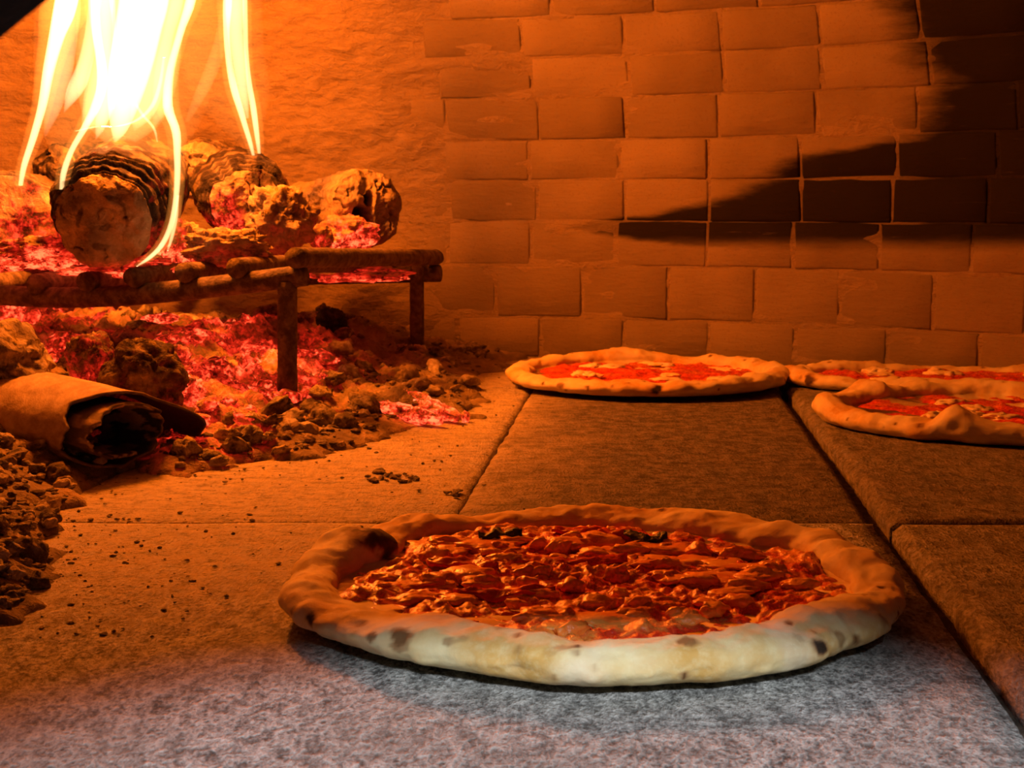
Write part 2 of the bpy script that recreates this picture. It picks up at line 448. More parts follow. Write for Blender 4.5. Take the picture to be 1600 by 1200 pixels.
# ------------------------------------------------------------------ the oven shell
def build_shell():
    aL, aR = ang(on_wall(-60, 200)), ang(on_wall(1660, 200))
    a = np.concatenate([np.linspace(-math.radians(28), aR, 60)[:-1], np.linspace(aR, aL, 560), np.linspace(aL, math.pi + math.radians(28), 60)[1:]])
    na, nz = len(a), 210
    z = np.linspace(-0.02, 0.47, nz)
    A, Z = np.meshgrid(a, z, indexing='ij')
    r = wall_r(Z)
    X = WC[0] + r * np.cos(A); Y = WC[1] + r * np.sin(A)
    a_l = ang(on_wall(560, 200)); a_r = ang(on_wall(690, 200))
    n = fbm(P3(A * 3, Z * 3), 2.2, 3).reshape(A.shape)
    plast = sstep(a_r, a_l, A + n * 0.05)
    X2 = X * 0.8 + Z * 0.5; Z2 = Z * 1.5 - X * 0.35
    rel = fbm(P3(X2, Y, Z2), 16, 5, 0.62).reshape(A.shape) * 0.0050 + fbm(P3(X2 * 0.7, Y, Z2 * 1.8), 60, 4, 0.6, ridged=True).reshape(A.shape) * 0.0010
    smear = fbm(P3(A * 5, Z * 26), 1.3, 4).reshape(A.shape)
    ins = plast * (0.0065 + rel) + (1 - plast) * (np.clip(smear, -0.25, 0.9) * (0.0018 + 0.0034 * sstep(ang(on_wall(1000, 200)), ang(on_wall(740, 200)), A) * sstep(0.20, 0.33, Z)) + 0.0007)
    r = r - ins
    X = WC[0] + r * np.cos(A); Y = WC[1] + r * np.sin(A)
    V = P3(X, np.maximum(Y, FRONT_Y - 0.02), Z)
    w = mk('wall_back', V, grid_faces(na, nz), M['plaster'])
    tag(w, 'curved oven wall of pale fire bricks, plastered near the fire, sooted black at right', kind='structure')
    # dome above
    nr = 26
    t = np.linspace(0, 1, nr)
    r_top = float(wall_r(0.47))
    rr = r_top * np.cos(t * math.pi / 2) ** 0.8; zz = 0.465 + 0.17 * np.sin(t * math.pi / 2)
    nA = 160
    aa = np.linspace(0, 2 * math.pi, nA, endpoint=False)
    Rm, Am = np.meshgrid(rr, aa, indexing='ij'); Zm = np.repeat(zz[:, None], nA, 1)
    X = WC[0] + Rm * np.cos(Am); Y0 = WC[1] + Rm * np.sin(Am)
    fr = grid_faces(nr, nA, True)
    yy = Y0.ravel()
    keep = [f for f in fr.tolist() if max(yy[k] for k in f) > FRONT_Y - 0.03]
    d = mk('ceiling', P3(X, np.maximum(Y0, FRONT_Y - 0.03), Zm), keep, M['dome'])
    tag(d, 'low domed roof of the brick oven', kind='structure')
    # front wall with the arched mouth (seen as the dark edge in the upper left corner)
    ac = np.array([0.069, 0.0048]); R = 0.26
    n = 60
    th = np.linspace(0, math.pi, n)
    arch = np.stack([ac[0] + R * np.cos(th), np.maximum(ac[1] + R * np.sin(th), -0.02)], 1)
    outer = np.stack([-0.2 + np.clip(1.9 * np.cos(th), -1.35, 1.35), np.clip(1.5 * np.sin(th), -0.02, 0.72)], 1)
    outer[0, 1] = outer[-1, 1] = -0.02
    y0, y1 = 0.17, 0.26
    V = []
    for p in (arch, outer):
        for yv in (y0, y1):
            V += [(q[0], yv, q[1]) for q in p]
    V = np.array(V)
    jit = fbm(V, 16, 3) * 0.004
    V[:2 * n, 2] += jit[:2 * n] * np.sin(np.tile(th, 2)); V[:2 * n, 0] += jit[:2 * n] * np.cos(np.tile(th, 2))
    Fc = []
    for i in range(n - 1):
        a0, a1 = i, i + 1
        Fc += [[a0, a1, n + a1, n + a0], [a0, 2 * n + a0, 2 * n + a1, a1], [n + a0, n + a1, 3 * n + a1, 3 * n + a0], [2 * n + a0, 3 * n + a0, 3 * n + a1, 2 * n + a1]]
    f = mk('wall_front', V, Fc, M['soot'], smooth=False)
    tag(f, 'sooty black front wall with the arched oven mouth', kind='structure')
    return w
wall = build_shell()

ROWZ = [on_wall(1000, y)[2] for y in (566, 499, 416, 346, 281, 217, 150, 85, 22, -42)]
ROWZ[0] = 0.0
JOINTS = [
    [575, 715, 845, 975, 1108, 1242, 1387, 1532],
    [640, 775, 910, 1045, 1180, 1313, 1460],
    [565, 700, 830, 963, 1105, 1240, 1375, 1520],
    [570, 703, 840, 977, 1108, 1253, 1395, 1545],
    [555, 693, 827, 968, 1107, 1252, 1403, 1560],
    [560, 697, 842, 978, 1123, 1277, 1435],
    [685, 830, 983, 1132, 1285, 1455],
    [660, 815, 975, 1128, 1283, 1440],
    [700, 860, 1023, 1185, 1350, 1520],
]
def build_bricks():
    rnd = random.Random(3)
    for ri, js in enumerate(JOINTS):
        z0, z1 = ROWZ[ri], ROWZ[ri + 1]
        zm = (z0 + z1) / 2
        mid_py = (566, 499, 416, 346, 281, 217, 150, 85, 22, -42)
        py = (mid_py[ri] + mid_py[ri + 1]) / 2
        an = [ang(on_wall(x, py)) for x in js]
        step = (an[-1] - an[0]) / (len(an) - 1)
        while an[-1] > -0.05: an.append(an[-1] + step * rnd.uniform(0.95, 1.05))
        for k in range(len(an) - 1):
            aL, aR = an[k], an[k + 1]
            hj = 0.0008; da = 2.0 * hj / WR
            nx, nz = 6, 4
            su = np.linspace(0, 1, nx); sv = np.linspace(0, 1, nz)
            su = np.array([0, 0.022, 0.33, 0.67, 0.978, 1]); sv = np.array([0, 0.045, 0.955, 1])
            proud = 0.0018 + rnd.uniform(-0.0006, 0.0009)
            tl = rnd.uniform(-0.0006, 0.0006)
            V = []
            for i, u in enumerate(su):
                for j, v in enumerate(sv):
                    av = aL - da * rnd.uniform(0.3, 1.9) * (1 - u) * (1 if aR < aL else -1) if i == 0 else aL
                    a_ = (aL - da) + (aR + da - aL + da) * u
                    z_ = z0 + hj + (z1 - z0 - 2 * hj) * v
                    edge = (i in (0, nx - 1)) or (j in (0, nz - 1))
                    if edge:
                        a_ += rnd.uniform(-0.0010, 0.0010); z_ += rnd.uniform(-0.0011, 0.0011)
                    r_ = float(wall_r(z_)) - (0.0006 if edge else proud + tl * (u - 0.5) * 4 + rnd.uniform(-0.0003, 0.0003))
                    V.append((WC[0] + r_ * math.cos(a_), WC[1] + r_ * math.sin(a_), max(z_, 0.0)))
            Fc = grid_faces(nx, nz).tolist()
            # skirt into the wall
            ringi = [i * nz for i in range(nx)] + [(nx - 1) * nz + j for j in range(1, nz)] + [i * nz + nz - 1 for i in range(nx - 2, -1, -1)] + [j for j in range(nz - 2, 0, -1)]
            b = len(V)
            for q in ringi:
                p = np.array(V[q]); dr = np.array([p[0] - WC[0], p[1] - WC[1], 0]); dr /= np.linalg.norm(dr)
                V.append(tuple(p + dr * 0.010))
            m = len(ringi)
            for q in range(m):
                Fc.append([ringi[q], ringi[(q + 1) % m], b + (q + 1) % m, b + q])
            outward(mk('brick', V, Fc, M['brick'], wall))
build_bricks()

# ------------------------------------------------------------------ hearth floor of stone slabs
J1, J3 = on_floor(1232, 622), on_floor(1600, 1122)
SK = (J1[0] - J3[0]) / (J1[1] - J3[1])
def jx(y, off=0.0): return J3[0] + SK * (y - J3[1]) + off
def build_floor():
    V = [(-1.5, -0.15, -0.03), (1.2, -0.15, -0.03), (1.2, 1.9, -0.03), (-1.5, 1.9, -0.03),
         (-1.5, -0.15, -0.010), (1.2, -0.15, -0.010), (1.2, 1.9, -0.010), (-1.5, 1.9, -0.010)]
    fl = mk('floor', V, [[0, 3, 2, 1], [4, 5, 6, 7], [0, 1, 5, 4], [1, 2, 6, 5], [2, 3, 7, 6], [3, 0, 4, 7]], M['joint'], smooth=False)
    tag(fl, 'hearth floor of grey baking stone slabs with open joints', kind='structure')
    rnd = random.Random(5)
    offs = [-1.24, -0.99, -0.74, -0.49, -0.243, 0.0, 0.25, 0.50, 0.75]
    plan = []
    for c in range(len(offs) - 1):
        if c >= 5: plan += [(c, c + 1, a, b) for a, b in ((-0.14, 0.22), (0.22, 0.812), (0.812, 1.40), (1.40, 1.90))]
        elif c == 4: plan += [(4, 5, 0.822, 1.42), (4, 5, 1.42, 1.90)]
        else: plan += [(c, c + 1, 0.822 if c == 3 else 0.86, 1.44), (c, c + 1, 1.44, 1.90)]
    plan += [(3, 5, -0.14, 0.20), (2, 5, 0.20, 0.822), (2, 3, -0.14, 0.20), (2, 3, 0.822, 0.86), (1, 2, -0.14, 0.30), (1, 2, 0.30, 0.86), (0, 1, -0.14, 0.33), (0, 1, 0.33, 0.86)]
    for (c, c2, ya0, yb0) in plan:
        right = offs[c] >= -0.001
        if True:
            r = int(ya0 * 10)
            g = 0.0012 if right else 0.00015
            gl = 0.0042 if abs(offs[c]) < 1e-6 else g
            gr = 0.0042 if abs(offs[c2]) < 1e-6 else g
            ya, yb = ya0 + g, yb0 - g
            top = (0.0032 if right else 0.0) + rnd.uniform(-0.0008, 0.0004)
            if not right: top = rnd.uniform(-0.0004, 0.0002)
            bev = 0.0045 if right else (0.0014 if (c == 4 or (c, c2) == (3, 4)) else 0.0003)
            nu, nv = 30, 60
            us = np.concatenate([[0], np.linspace(0.022, 0.978, nu - 2), [1]]); vs = np.concatenate([[0], np.linspace(0.008, 0.992, nv - 2), [1]])
            U, W = np.meshgrid(us, vs, indexing='ij')
            Y = ya + (yb - ya) * W
            xl = jx(Y, offs[c]) + gl; xr = jx(Y, offs[c2]) - gr
            wob = fbm(P3(Y * 1.0, 0 * Y + c, 0), 22, 4).reshape(Y.shape) * 0.0030
            wob2 = fbm(P3(Y * 1.0, 0 * Y + c + 1.0, 3), 22, 4).reshape(Y.shape) * 0.0030
            X = (xl + np.abs(wob)) + (xr - xl - np.abs(wob2) - np.abs(wob)) * U
            wy = fbm(P3(X, 0 * X + r * 7.0, c), 20, 3).reshape(X.shape) * 0.0025
            Y = np.where(W == 0, Y + np.abs(wy), np.where(W == 1, Y - np.abs(wy), Y))
            Z = top + fbm(P3(X, Y), 6, 3).reshape(X.shape) * 0.0009 + fbm(P3(X, Y), 60, 3).reshape(X.shape) * 0.0003
            edge = (U == 0) | (U == 1) | (W == 0) | (W == 1)
            Z = np.where(edge, Z - bev, Z)
            V = P3(X, Y, Z); Fc = grid_faces(nu, nv).tolist()
            ring = [i * nv for i in range(nu)] + [(nu - 1) * nv + j for j in range(1, nv)] + [i * nv + nv - 1 for i in range(nu - 2, -1, -1)] + [j for j in range(nv - 2, 0, -1)]
            b = len(V); low = V[ring].copy(); low[:, 2] = -0.011
            V = np.vstack([V, low]); m = len(ring)
            for q in range(m): Fc.append([ring[q], b + q, b + (q + 1) % m, ring[(q + 1) % m]])
            tone = 0.85 if (c == 4 and ya0 > 0.5) else (0.65 if right else (0.35 if ya0 > 0.8 else 0.0))
            if right and ya0 < 0.5: tone = 0.45
            outward(mk('stone_slab', V, Fc, M['stone'], fl, attrs={'tone': np.full(len(V), tone)}))
    return fl
floor = build_floor()

# ------------------------------------------------------------------ ash and ember bed under and around the grate
BED = [on_floor(*q)[:2] for q in [(800, 566), (745, 600), (740, 652), (640, 668), (520, 712), (400, 722), (300, 742), (200, 735), (150, 745), (110, 790), (85, 850), (90, 900), (60, 940), (0, 975)]]
BED = [(0.01, 1.76)] + [tuple(b) for b in BED] + [(-0.40, 0.60), (-1.15, 0.60), (-1.2, 1.3), (-0.7, 1.76)]
def poly_sd(px, py, poly):
    poly = np.array(poly); n = len(poly)
    d = np.full(px.shape, 1e9); ins = np.zeros(px.shape, bool)
    for i in range(n):
        a, b = poly[i], poly[(i + 1) % n]
        e = b - a; wx, wy = px - a[0], py - a[1]
        t = np.clip((wx * e[0] + wy * e[1]) / (e @ e), 0, 1)
        d = np.minimum(d, np.hypot(wx - t * e[0], wy - t * e[1]))
        c = (a[1] > py) != (b[1] > py)
        xi = (b[0] - a[0]) * (py - a[1]) / (b[1] - a[1] + 1e-12) + a[0]
        ins ^= c & (px < xi)
    return np.where(ins, d, -d)
_hot = []
for (px, py, rx, ry, s) in [(60, 530, 110, 70, 1.25), (150, 520, 150, 45, 0.9), (380, 595, 120, 48, 1.15), (330, 560, 80, 40, 0.9), (450, 610, 70, 45, 1.0), (250, 490, 180, 30, 0.75),
                            (640, 640, 50, 14, 0.45), (380, 505, 130, 40, 0.55), (560, 600, 70, 30, 0.35), (520, 640, 60, 18, 0.3), (430, 632, 70, 16, 0.35), (100, 590, 60, 40, 0.9)]:
    zz = 0.03 if py < 600 else 0.012
    c = on_floor(px, py, zz); ex = on_floor(px + rx, py, zz); ey = on_floor(px, py - ry * 0.8, zz)
    _hot.append((c[0], c[1], abs(ex[0] - c[0]), max(abs(ey[1] - c[1]), 0.03), s))
def bed_h(x, y):
    x = np.atleast_1d(np.asarray(x, float)); y = np.atleast_1d(np.asarray(y, float))
    sd = poly_sd(x, y, BED) + fbm(P3(x, y), 22, 4) * 0.02
    base = 0.012 * (1 - np.exp(-np.clip(sd, 0, 1) / 0.02)) + 0.040 * sstep(0.02, 0.30, sd)
    # heap leaning on the back wall
    dw = WR - np.hypot(x - WC[0], y - WC[1])
    base = base + 0.030 * sstep(0.34, 0.03, dw) * sstep(-0.02, -0.22, x)
    # left heap towards the front
    base = base + 0.045 * sstep(-0.26, -0.46, x) * sstep(1.25, 0.95, y)
    n = fbm(P3(x, y), 26, 5, 0.55) * 0.013 + fbm(P3(x, y), 80, 4, 0.6, ridged=True) * 0.0060
    h = base + n * sstep(0.0, 0.05, sd) * (0.55 + 0.45 * sstep(0, 0.2, sd))
    return np.where(sd > 0, h, -0.006 + 0.004 * sd)
def heat_at(x, y):
    h = np.zeros(np.shape(x))
    for (cx, cy, rx, ry, s) in _hot:
        h = np.maximum(h, s * np.exp(-(((x - cx) / rx) ** 2 + ((y - cy) / ry) ** 2) * 0.9))
    return h
def build_bed():
    xs = np.arange(-0.78, 0.03, 0.0024); ys = np.arange(0.60, 1.77, 0.0031)
    X, Y = np.meshgrid(xs, ys, indexing='ij')
    H = bed_h(X.ravel(), Y.ravel())
    Hh = heat_at(X.ravel(), Y.ravel()); cr = fbm(P3(X, Y), 60, 4, ridged=True)
    patch = fbm(P3(X, Y), 15, 3, seed=5)
    heat = np.clip(Hh * (0.62 + 0.55 * cr + 0.9 * patch) - 0.10, 0, 1.3)
    inside = np.hypot(X - WC[0], Y - WC[1]).ravel() < WR - 0.002
    ash = np.clip(0.75 + fbm(P3(X, Y), 40, 3) * 0.7 - Hh * 0.8, 0, 1)
    char = np.clip(0.35 + fbm(P3(X, Y), 33, 4, seed=2) * 1.1, 0, 1)
    ok = (H > -0.02) & inside
    Fc = [f for f in grid_faces(*X.shape).tolist() if all(ok[k] for k in f)]
    used = np.unique(np.array(Fc)); mp = -np.ones(X.size, int); mp[used] = np.arange(len(used))
    V = P3(X, Y, H)[used]
    o = mk('ember_bed', V, mp[np.array(Fc)], M['hot'], attrs={'char': char[used], 'ash': ash[used], 'emberheat': heat[used]})
    return tag(o, 'bed of grey ash and glowing red embers heaped under the iron grate', 'embers', kind='stuff')
build_bed()

# ------------------------------------------------------------------ iron grate
def build_grate():
    rail = [at_y(478, 430, 1.196), at_y(400, 440, 1.205), at_y(300, 452, 1.222), at_y(200, 461, 1.242), at_y(100, 465, 1.265), at_y(0, 461, 1.29), at_y(-120, 450, 1.33), at_y(-260, 432, 1.37)]
    f_leg, b_leg = on_floor(449, 663), on_floor(652, 580)
    root = empty('iron_grate', (-0.30, 1.4, 0.0))
    tag(root, 'scaly iron fire grate of round rods on legs holding the burning logs', 'grate')
    rf = at_y(462, 403, 1.182); rb = at_y(682, 402, 1.592)
    step = rb - rf
    def part(name, path, rad, seed, sub=8, sq=1.0, n=16, jit=0.0012):
        V, Fc = tube(path, rad, n, sq, True, jit, seed, sub)
        o = mk_rel(name, V, Fc, M['iron'], root); return o
    part('front_rail', smooth_path(rail, 40), 0.0088, 3, 1)
    ends = [(462, 403), (368, 419), (287, 426), (208, 434), (133, 440), (55, 443), (-22, 444), (-100, 438)]
    rp = np.array(rail)
    for k, (px, py) in enumerate(ends):
        Y = float(np.interp(px, [-260, -120, 0, 100, 200, 300, 400, 478], [1.37, 1.33, 1.29, 1.265, 1.242, 1.222, 1.205, 1.196])) - 0.013
        a = at_y(px, py, Y); b = a + step
        if k: b[2] = max(b[2], 0.115)
        part('grate_rod', [a, a + (b - a) * 0.3 + np.array([0, 0, -0.002 * k % 0.004]), a + (b - a) * 0.7, b], 0.0084, 11 + k, 8)
    back = [rb + np.array([0.004, -0.004, -0.017]), rb + np.array([-0.15, 0.03, -0.022]), rb + np.array([-0.35, 0.06, -0.026]), rb + np.array([-0.52, 0.06, -0.026])]
    part('back_rail', smooth_path(back, 20), 0.0092, 31, 1)
    part('leg', [f_leg + np.array([0, 0, -0.002]), at_y(449, 440, f_leg[1])], [0.0083, 0.0080], 41, 14)
    part('leg', [b_leg + np.array([0, 0, -0.002]), at_y(651, 408, b_leg[1])], [0.0078, 0.0076], 42, 14)
    for q, top in ((rp[-1], rp[-1][2]), (back[-1], back[-1][2])):
        part('leg', [np.array([q[0] + 0.02, q[1], 0.0]), np.array([q[0] + 0.02, q[1], top])], 0.008, 43, 8)
    return root
build_grate()

# ------------------------------------------------------------------ logs and burnt lumps
def log(name, face, axis, L, Rf, steps, label, seed, heat_face=0.0, heat_body=0.0, ash_face=0.5, char_body=1.0, holes=(), cracks=1.0, oval=1.0, face_heat_fn=None, face_char=0.12):
    axis = np.array(axis, float); axis /= np.linalg.norm(axis)
    ux = np.cross(axis, [0, 0, 1.0]); ux /= np.linalg.norm(ux); uz = np.cross(ux, axis)
    nt, nr, ns = 180, 46, 130
    th = np.linspace(0, 2 * math.pi, nt, endpoint=False)
    ct, st = np.cos(th), np.sin(th)
    circ = P3(ct, st, 0)
    rim = 1 + 0.09 * fbm(circ + seed, 1.1, 3) + 0.03 * fbm(circ + seed, 5, 3)
    rows, ch, ash, ht = [], [], [], []
    for k in range(nr):
        f = (k + 0.0) / (nr - 1)
        x = f * Rf * rim * ct * oval; z = f * Rf * rim * st
        dep = fbm(P3(x, z, seed), 45, 4) * 0.006 * cracks - 0.006 * (1 - f ** 2)
        dep = dep + np.clip(fbm(P3(x, z, seed + 4), 60, 4, ridged=True) - 0.35, 0, 1) * -0.0 + sstep(0.82, 1.0, f) * 0.003
        crk = sstep(0.10, 0.02, np.abs(fbm(P3(x, z, seed + 2), 42, 3))) * sstep(0.0, 0.35, fbm(P3(x, z, seed + 8), 40, 2))
        rg = sstep(0.25, 0.7, np.sin(f * 15 + 2.2 * fbm(P3(x, z, seed), 35, 3)) * sstep(-0.2, 0.3, fbm(P3(x, z, seed + 6), 45, 3)))
        dep = dep + crk * 0.003 * cracks
        hole = np.zeros(nt)
        for (hx, hz, hr) in holes:
            hole = np.maximum(hole, sstep(1.25, 0.6, np.hypot((x - hx) / hr, (z - hz) / (hr * 1.35)) + fbm(P3(x, z, 9), 120, 2) * 0.25))
        dep = dep + hole * 0.022
        P = np.array(face) + ux * x[:, None] + uz * z[:, None] + axis * dep[:, None]
        rows.append(P); dep_rim = dep
        hf = np.zeros(nt) + heat_face
        if face_heat_fn is not None: hf = face_heat_fn(x / Rf, z / Rf)
        c = np.clip(face_char + 0.9 * fbm(P3(x, z, seed + 1), 30, 4) + crk * 0.6 * cracks + rg * 0.55 * (1 - sstep(0.75, 0.95, f)), 0, 1)
        c = np.maximum(c, hole)
        ch.append(c); ash.append(np.clip(ash_face + 0.5 * fbm(P3(x, z, seed + 3), 45, 3), 0, 1) * (1 - hole) * (1 - 0.8 * crk * cracks))
        ht.append(hf * (1 - hole))
    s = np.concatenate([np.linspace(0.0006, 0.06, ns - 40), np.linspace(0.062, L, 40)])
    top = sstep(-0.9, 0.3, st)
    for sv in s:
        r = Rf * rim.copy(); crest = np.zeros(nt); val = np.zeros(nt)
        for q, (s0, dr) in enumerate(steps):
            sk = s0 + 0.006 * fbm(circ * 0.9 + q * 0.9 + seed, 1.0, 2) + 0.010 * (1 - top)
            u = sv - sk
            r = r + dr * (0.35 + 0.65 * top) * sstep(-0.0008, 0.0014, u) - dr * 0.45 * sstep(-0.010, -0.0005, u) * (u < 0)
            crest = np.maximum(crest, np.exp(-((u - 0.0015) / 0.0016) ** 2)); val = np.maximum(val, np.exp(-((u + 0.002) / 0.002) ** 2))
        x = r * ct * oval; z = r * st
        n = fbm(P3(ct * 2 + seed, st * 2, sv * 25), 1.6, 4) * 0.0022 * sstep(0, 0.01, sv)
        r2 = 1 + n / Rf
        taper = math.sqrt(max(0.0, 1 - max(0, (sv - L + 0.02) / 0.02) ** 2)) if sv > L - 0.02 else 1.0
        P = np.array(face) + ux * (x * r2 * max(taper, 0.02))[:, None] + uz * (z * r2 * max(taper, 0.02))[:, None] + axis * (sv + dep_rim * math.exp(-sv / 0.012))[:, None]
        rows.append(P)
        cn = char_body * np.clip(0.95 + 0.5 * fbm(P3(ct * 3, st * 3, sv * 40 + seed), 1.0, 3), 0.8, 1)
        ch.append(np.clip(cn + val * 0.4, 0, 1)); ash.append(np.clip(crest * (0.10 + 0.8 * fbm(circ * 4 + seed, 1, 3)) + (1 - char_body) * 0.7, 0, 1))
        under = sstep(0.1, -0.8, st)
        ht.append(np.clip(heat_body * (under + 0.35 * (fbm(P3(ct * 3, st * 3, sv * 50), 1, 3) > 0.42)), 0, 1.2) + 0 * st)
    V = np.vstack(rows); m = len(rows)
    Fc = grid_faces(m, nt, True).tolist()
    Fc.append(list(range((m - 1) * nt, m * nt)))
    o = outward(mk(name, V, Fc, M['hot'], attrs={'char': np.concatenate(ch), 'ash': np.concatenate(ash), 'emberheat': np.concatenate(ht)}))
    tag(o, label, 'log'); rebase(o); return o

log('firewood_log', at_y(160, 347, 1.215), (-0.10, 1, 0.15), 0.20, 0.0385,
    [(0.003, 0.0024), (0.009, 0.0030), (0.026, 0.0034), (0.035, 0.0026), (0.045, 0.002)],
    'thick log with a pale round cut end and charred flaking bark, under the tallest flame', 2.6,
    ash_face=0.20, heat_body=0.45, cracks=1.0,
    face_heat_fn=lambda x, z: 0.40 * sstep(-0.75, -1.0, z))
log('firewood_log', at_y(384, 322, 1.375), (-0.26, 1, 0.10), 0.18, 0.0325,
    [(0.003, 0.0036), (0.010, 0.0036), (0.018, 0.003), (0.028, 0.002)],
    'charred log with a red glowing end and flaky black bark, behind the ash lumps', 5.0,
    ash_face=-0.25, heat_body=0.45, cracks=1.2, face_char=0.6,
    face_heat_fn=lambda x, z: 0.70 * sstep(0.1, -0.5, x + 0.5 * z) + 0.5 * np.exp(-((x - 0.05) ** 2 + (z - 0.12) ** 2) / 0.04) + 0.12)
log('firewood_log', at_y(18, 352, 1.34), (-0.2, 1, 0.0), 0.20, 0.044,
    [(0.004, 0.002), (0.02, 0.002)],
    'log glowing orange red all over its end, at the left edge', 9.0,
    ash_face=-0.1, heat_body=0.7, char_body=0.8, cracks=0.5, face_char=0.55,
    face_heat_fn=lambda x, z: 0.62 + 0.25 * sstep(0.4, -0.9, z))
log('firewood_log', at_y(578, 327, 1.47), (-0.62, 1, 0.0), 0.17, 0.0385,
    [(0.006, 0.0008), (0.03, -0.002), (0.05, -0.003), (0.07, -0.003), (0.09, -0.002)],
    'ash-coated log end with a dark hollow in it, nearest the back leg of the grate', 13.0,
    ash_face=0.85, char_body=0.15, heat_body=0.4, holes=[(-0.009, -0.007, 0.010), (-0.003, 0.010, 0.005)], cracks=1.3,
    face_heat_fn=lambda x, z: 0.5 * sstep(-0.2, -0.9, x * 0.8 + z * 0.8))
log('firewood_log', at_y(85, 275, 1.50), (0.55, 1, 0.0), 0.14, 0.030, [(0.004, 0.002), (0.02, 0.002)],
    'charred dark log end lying behind the thick pale-ended log, seen through the left flame', 17.0, ash_face=-0.2, heat_body=0.1, cracks=1.0, face_char=0.8)
log('firewood_log', at_y(312, 268, 1.50), (0.1, 1, 0.0), 0.09, 0.030, [(0.004, 0.002), (0.02, 0.002)],
    'small scorched log end standing between the two charred logs, further back', 21.0, ash_face=0.0, heat_body=0.1, cracks=1.0, char_body=0.9, face_char=0.6)

def lump(name, c, rad, label, cat, mat, seed, sub=5, amp=0.30, freq=1.6, group=None, base=None, heat=0.0, char=0.0, ash=1.0, fine=0.10, facet=False):
    V, Fc = ico(sub)
    d = 1 + amp * fbm(V + seed * 3.3, freq, 4, 0.5) + fine * fbm(V + seed, freq * 4.5, 3, ridged=True)
    P = V * d[:, None] * np.array(rad) + np.array(c)
    if base is not None: P[:, 2] = np.maximum(P[:, 2], base)
    at = None
    if mat is M['hot']:
        n = fbm(V + seed, 2.5, 4)
        dn = sstep(0.5, -0.8, V[:, 2])
        at = {'char': np.clip(char + n * 0.8, 0, 1), 'ash': np.clip(ash + n * 0.6, 0, 1), 'emberheat': np.clip(heat * (0.45 + 0.9 * dn + n * 0.9), 0, 1.3)}
    o = mk(name, P, Fc, mat, attrs=at, smooth=not facet)
    if label: tag(o, label, cat, group)
    rebase(o); return o

def sz(px, Y): return px * Y / F_PX
lump('burnt_stump', at_y(437, 342, 1.33), (sz(48, 1.33), 0.026, sz(50, 1.33)), 'knobbly ash-crusted burnt stump, the taller one in the middle of the grate', 'burnt stump', M['hot'], 2, amp=0.42, char=0.1, ash=0.65, heat=0.12, fine=0.16)
lump('burnt_stump', at_y(352, 385, 1.26), (sz(64, 1.26), 0.022, sz(29, 1.26)), 'low wide ash-crusted burnt stump at the front rail, below the glowing log end', 'burnt stump', M['hot'], 4, amp=0.45, char=0.2, ash=0.6, heat=0.15, fine=0.18)
lump('burnt_stump', at_y(512, 318, 1.50), (sz(36, 1.5), 0.02, sz(28, 1.5)), 'ash-pale burnt stump wedged between the tall stump and the hollow log', 'burnt stump', M['hot'], 6, amp=0.4, char=0.1, ash=0.8, heat=0.1, fine=0.16)
lump('ember_chunk', at_y(503, 372, 1.36), (sz(17, 1.36), 0.010, sz(20, 1.36)), 'small dull red ember standing on the rods left of the hollow log', 'ember', M['hot'], 8, amp=0.25, char=0.5, ash=0.3, heat=0.55)
lump('ember_chunk', at_y(545, 365, 1.44), (sz(44, 1.44), 0.03, sz(26, 1.44)), 'bright red ember under the hollow log end', 'ember', M['hot'], 10, amp=0.35, char=0.5, ash=0.1, heat=1.15)
lump('ember_chunk', at_y(70, 395, 1.27), (sz(75, 1.27), 0.03, sz(22, 1.27)), 'long layered red ember lying on the rods below the left glowing log', 'ember', M['hot'], 12, amp=0.4, char=0.6, ash=0.1, heat=1.0, fine=0.25)
lump('ember_chunk', at_y(282, 378, 1.33), (sz(30, 1.33), 0.03, sz(34, 1.33)), 'glowing red ember between the pale cut log and the low stump', 'ember', M['hot'], 14, amp=0.35, char=0.3, ash=0.2, heat=1.05)
lump('ember_chunk', at_y(560, 428, 1.50), (sz(75, 1.5), 0.04, sz(12, 1.5)), 'dull red ember strip hanging low under the right end of the grate', 'ember', M['hot'], 16, amp=0.35, char=0.5, ash=0.1, heat=0.65)
lump('ember_chunk', at_y(180, 418, 1.30), (sz(95, 1.3), 0.04, sz(14, 1.3)), 'red hot ember lying on the rods right under the pale cut log', 'ember', M['hot'], 18, amp=0.35, char=0.4, ash=0.2, heat=1.1)
lump('ember_chunk', at_y(400, 398, 1.37), (sz(80, 1.37), 0.04, sz(13, 1.37)), 'ashy ember slab lying on the rods under the tall stump', 'ember', M['hot'], 19, amp=0.35, char=0.3, ash=0.5, heat=0.4)

lump('charcoal_chunk', at_y(142, 562, 1.10), (sz(36, 1.1), 0.022, sz(44, 1.1)), 'upright dusky red charcoal chunk left of the big dark chunk', 'charcoal', M['hot'], 20, amp=0.3, freq=1.2, char=0.85, ash=0.12, heat=0.42)
lump('charcoal_chunk', at_y(222, 592, 1.08), (sz(66, 1.08), 0.028, sz(58, 1.08)), 'big dark brown charcoal chunk in front of the ember bed', 'charcoal', M['hot'], 22, amp=0.34, freq=1.1, char=0.95, ash=-0.05, heat=0.10)
lump('ash_rock', at_y(8, 575, 1.06), (sz(70, 1.06), 0.05, sz(62, 1.06)), 'large tan ash-covered lump at the left edge above the bark curl', 'ash lump', M['stone_lump'], 24, amp=0.3, freq=1.2)
lump('ash_rock', at_y(438, 688, 1.09), (sz(58, 1.09), 0.026, sz(26, 1.09)), 'rounded ash-grey lump on the floor in front of the front leg', 'ash lump', M['stone_lump'], 26, amp=0.3, freq=1.4)
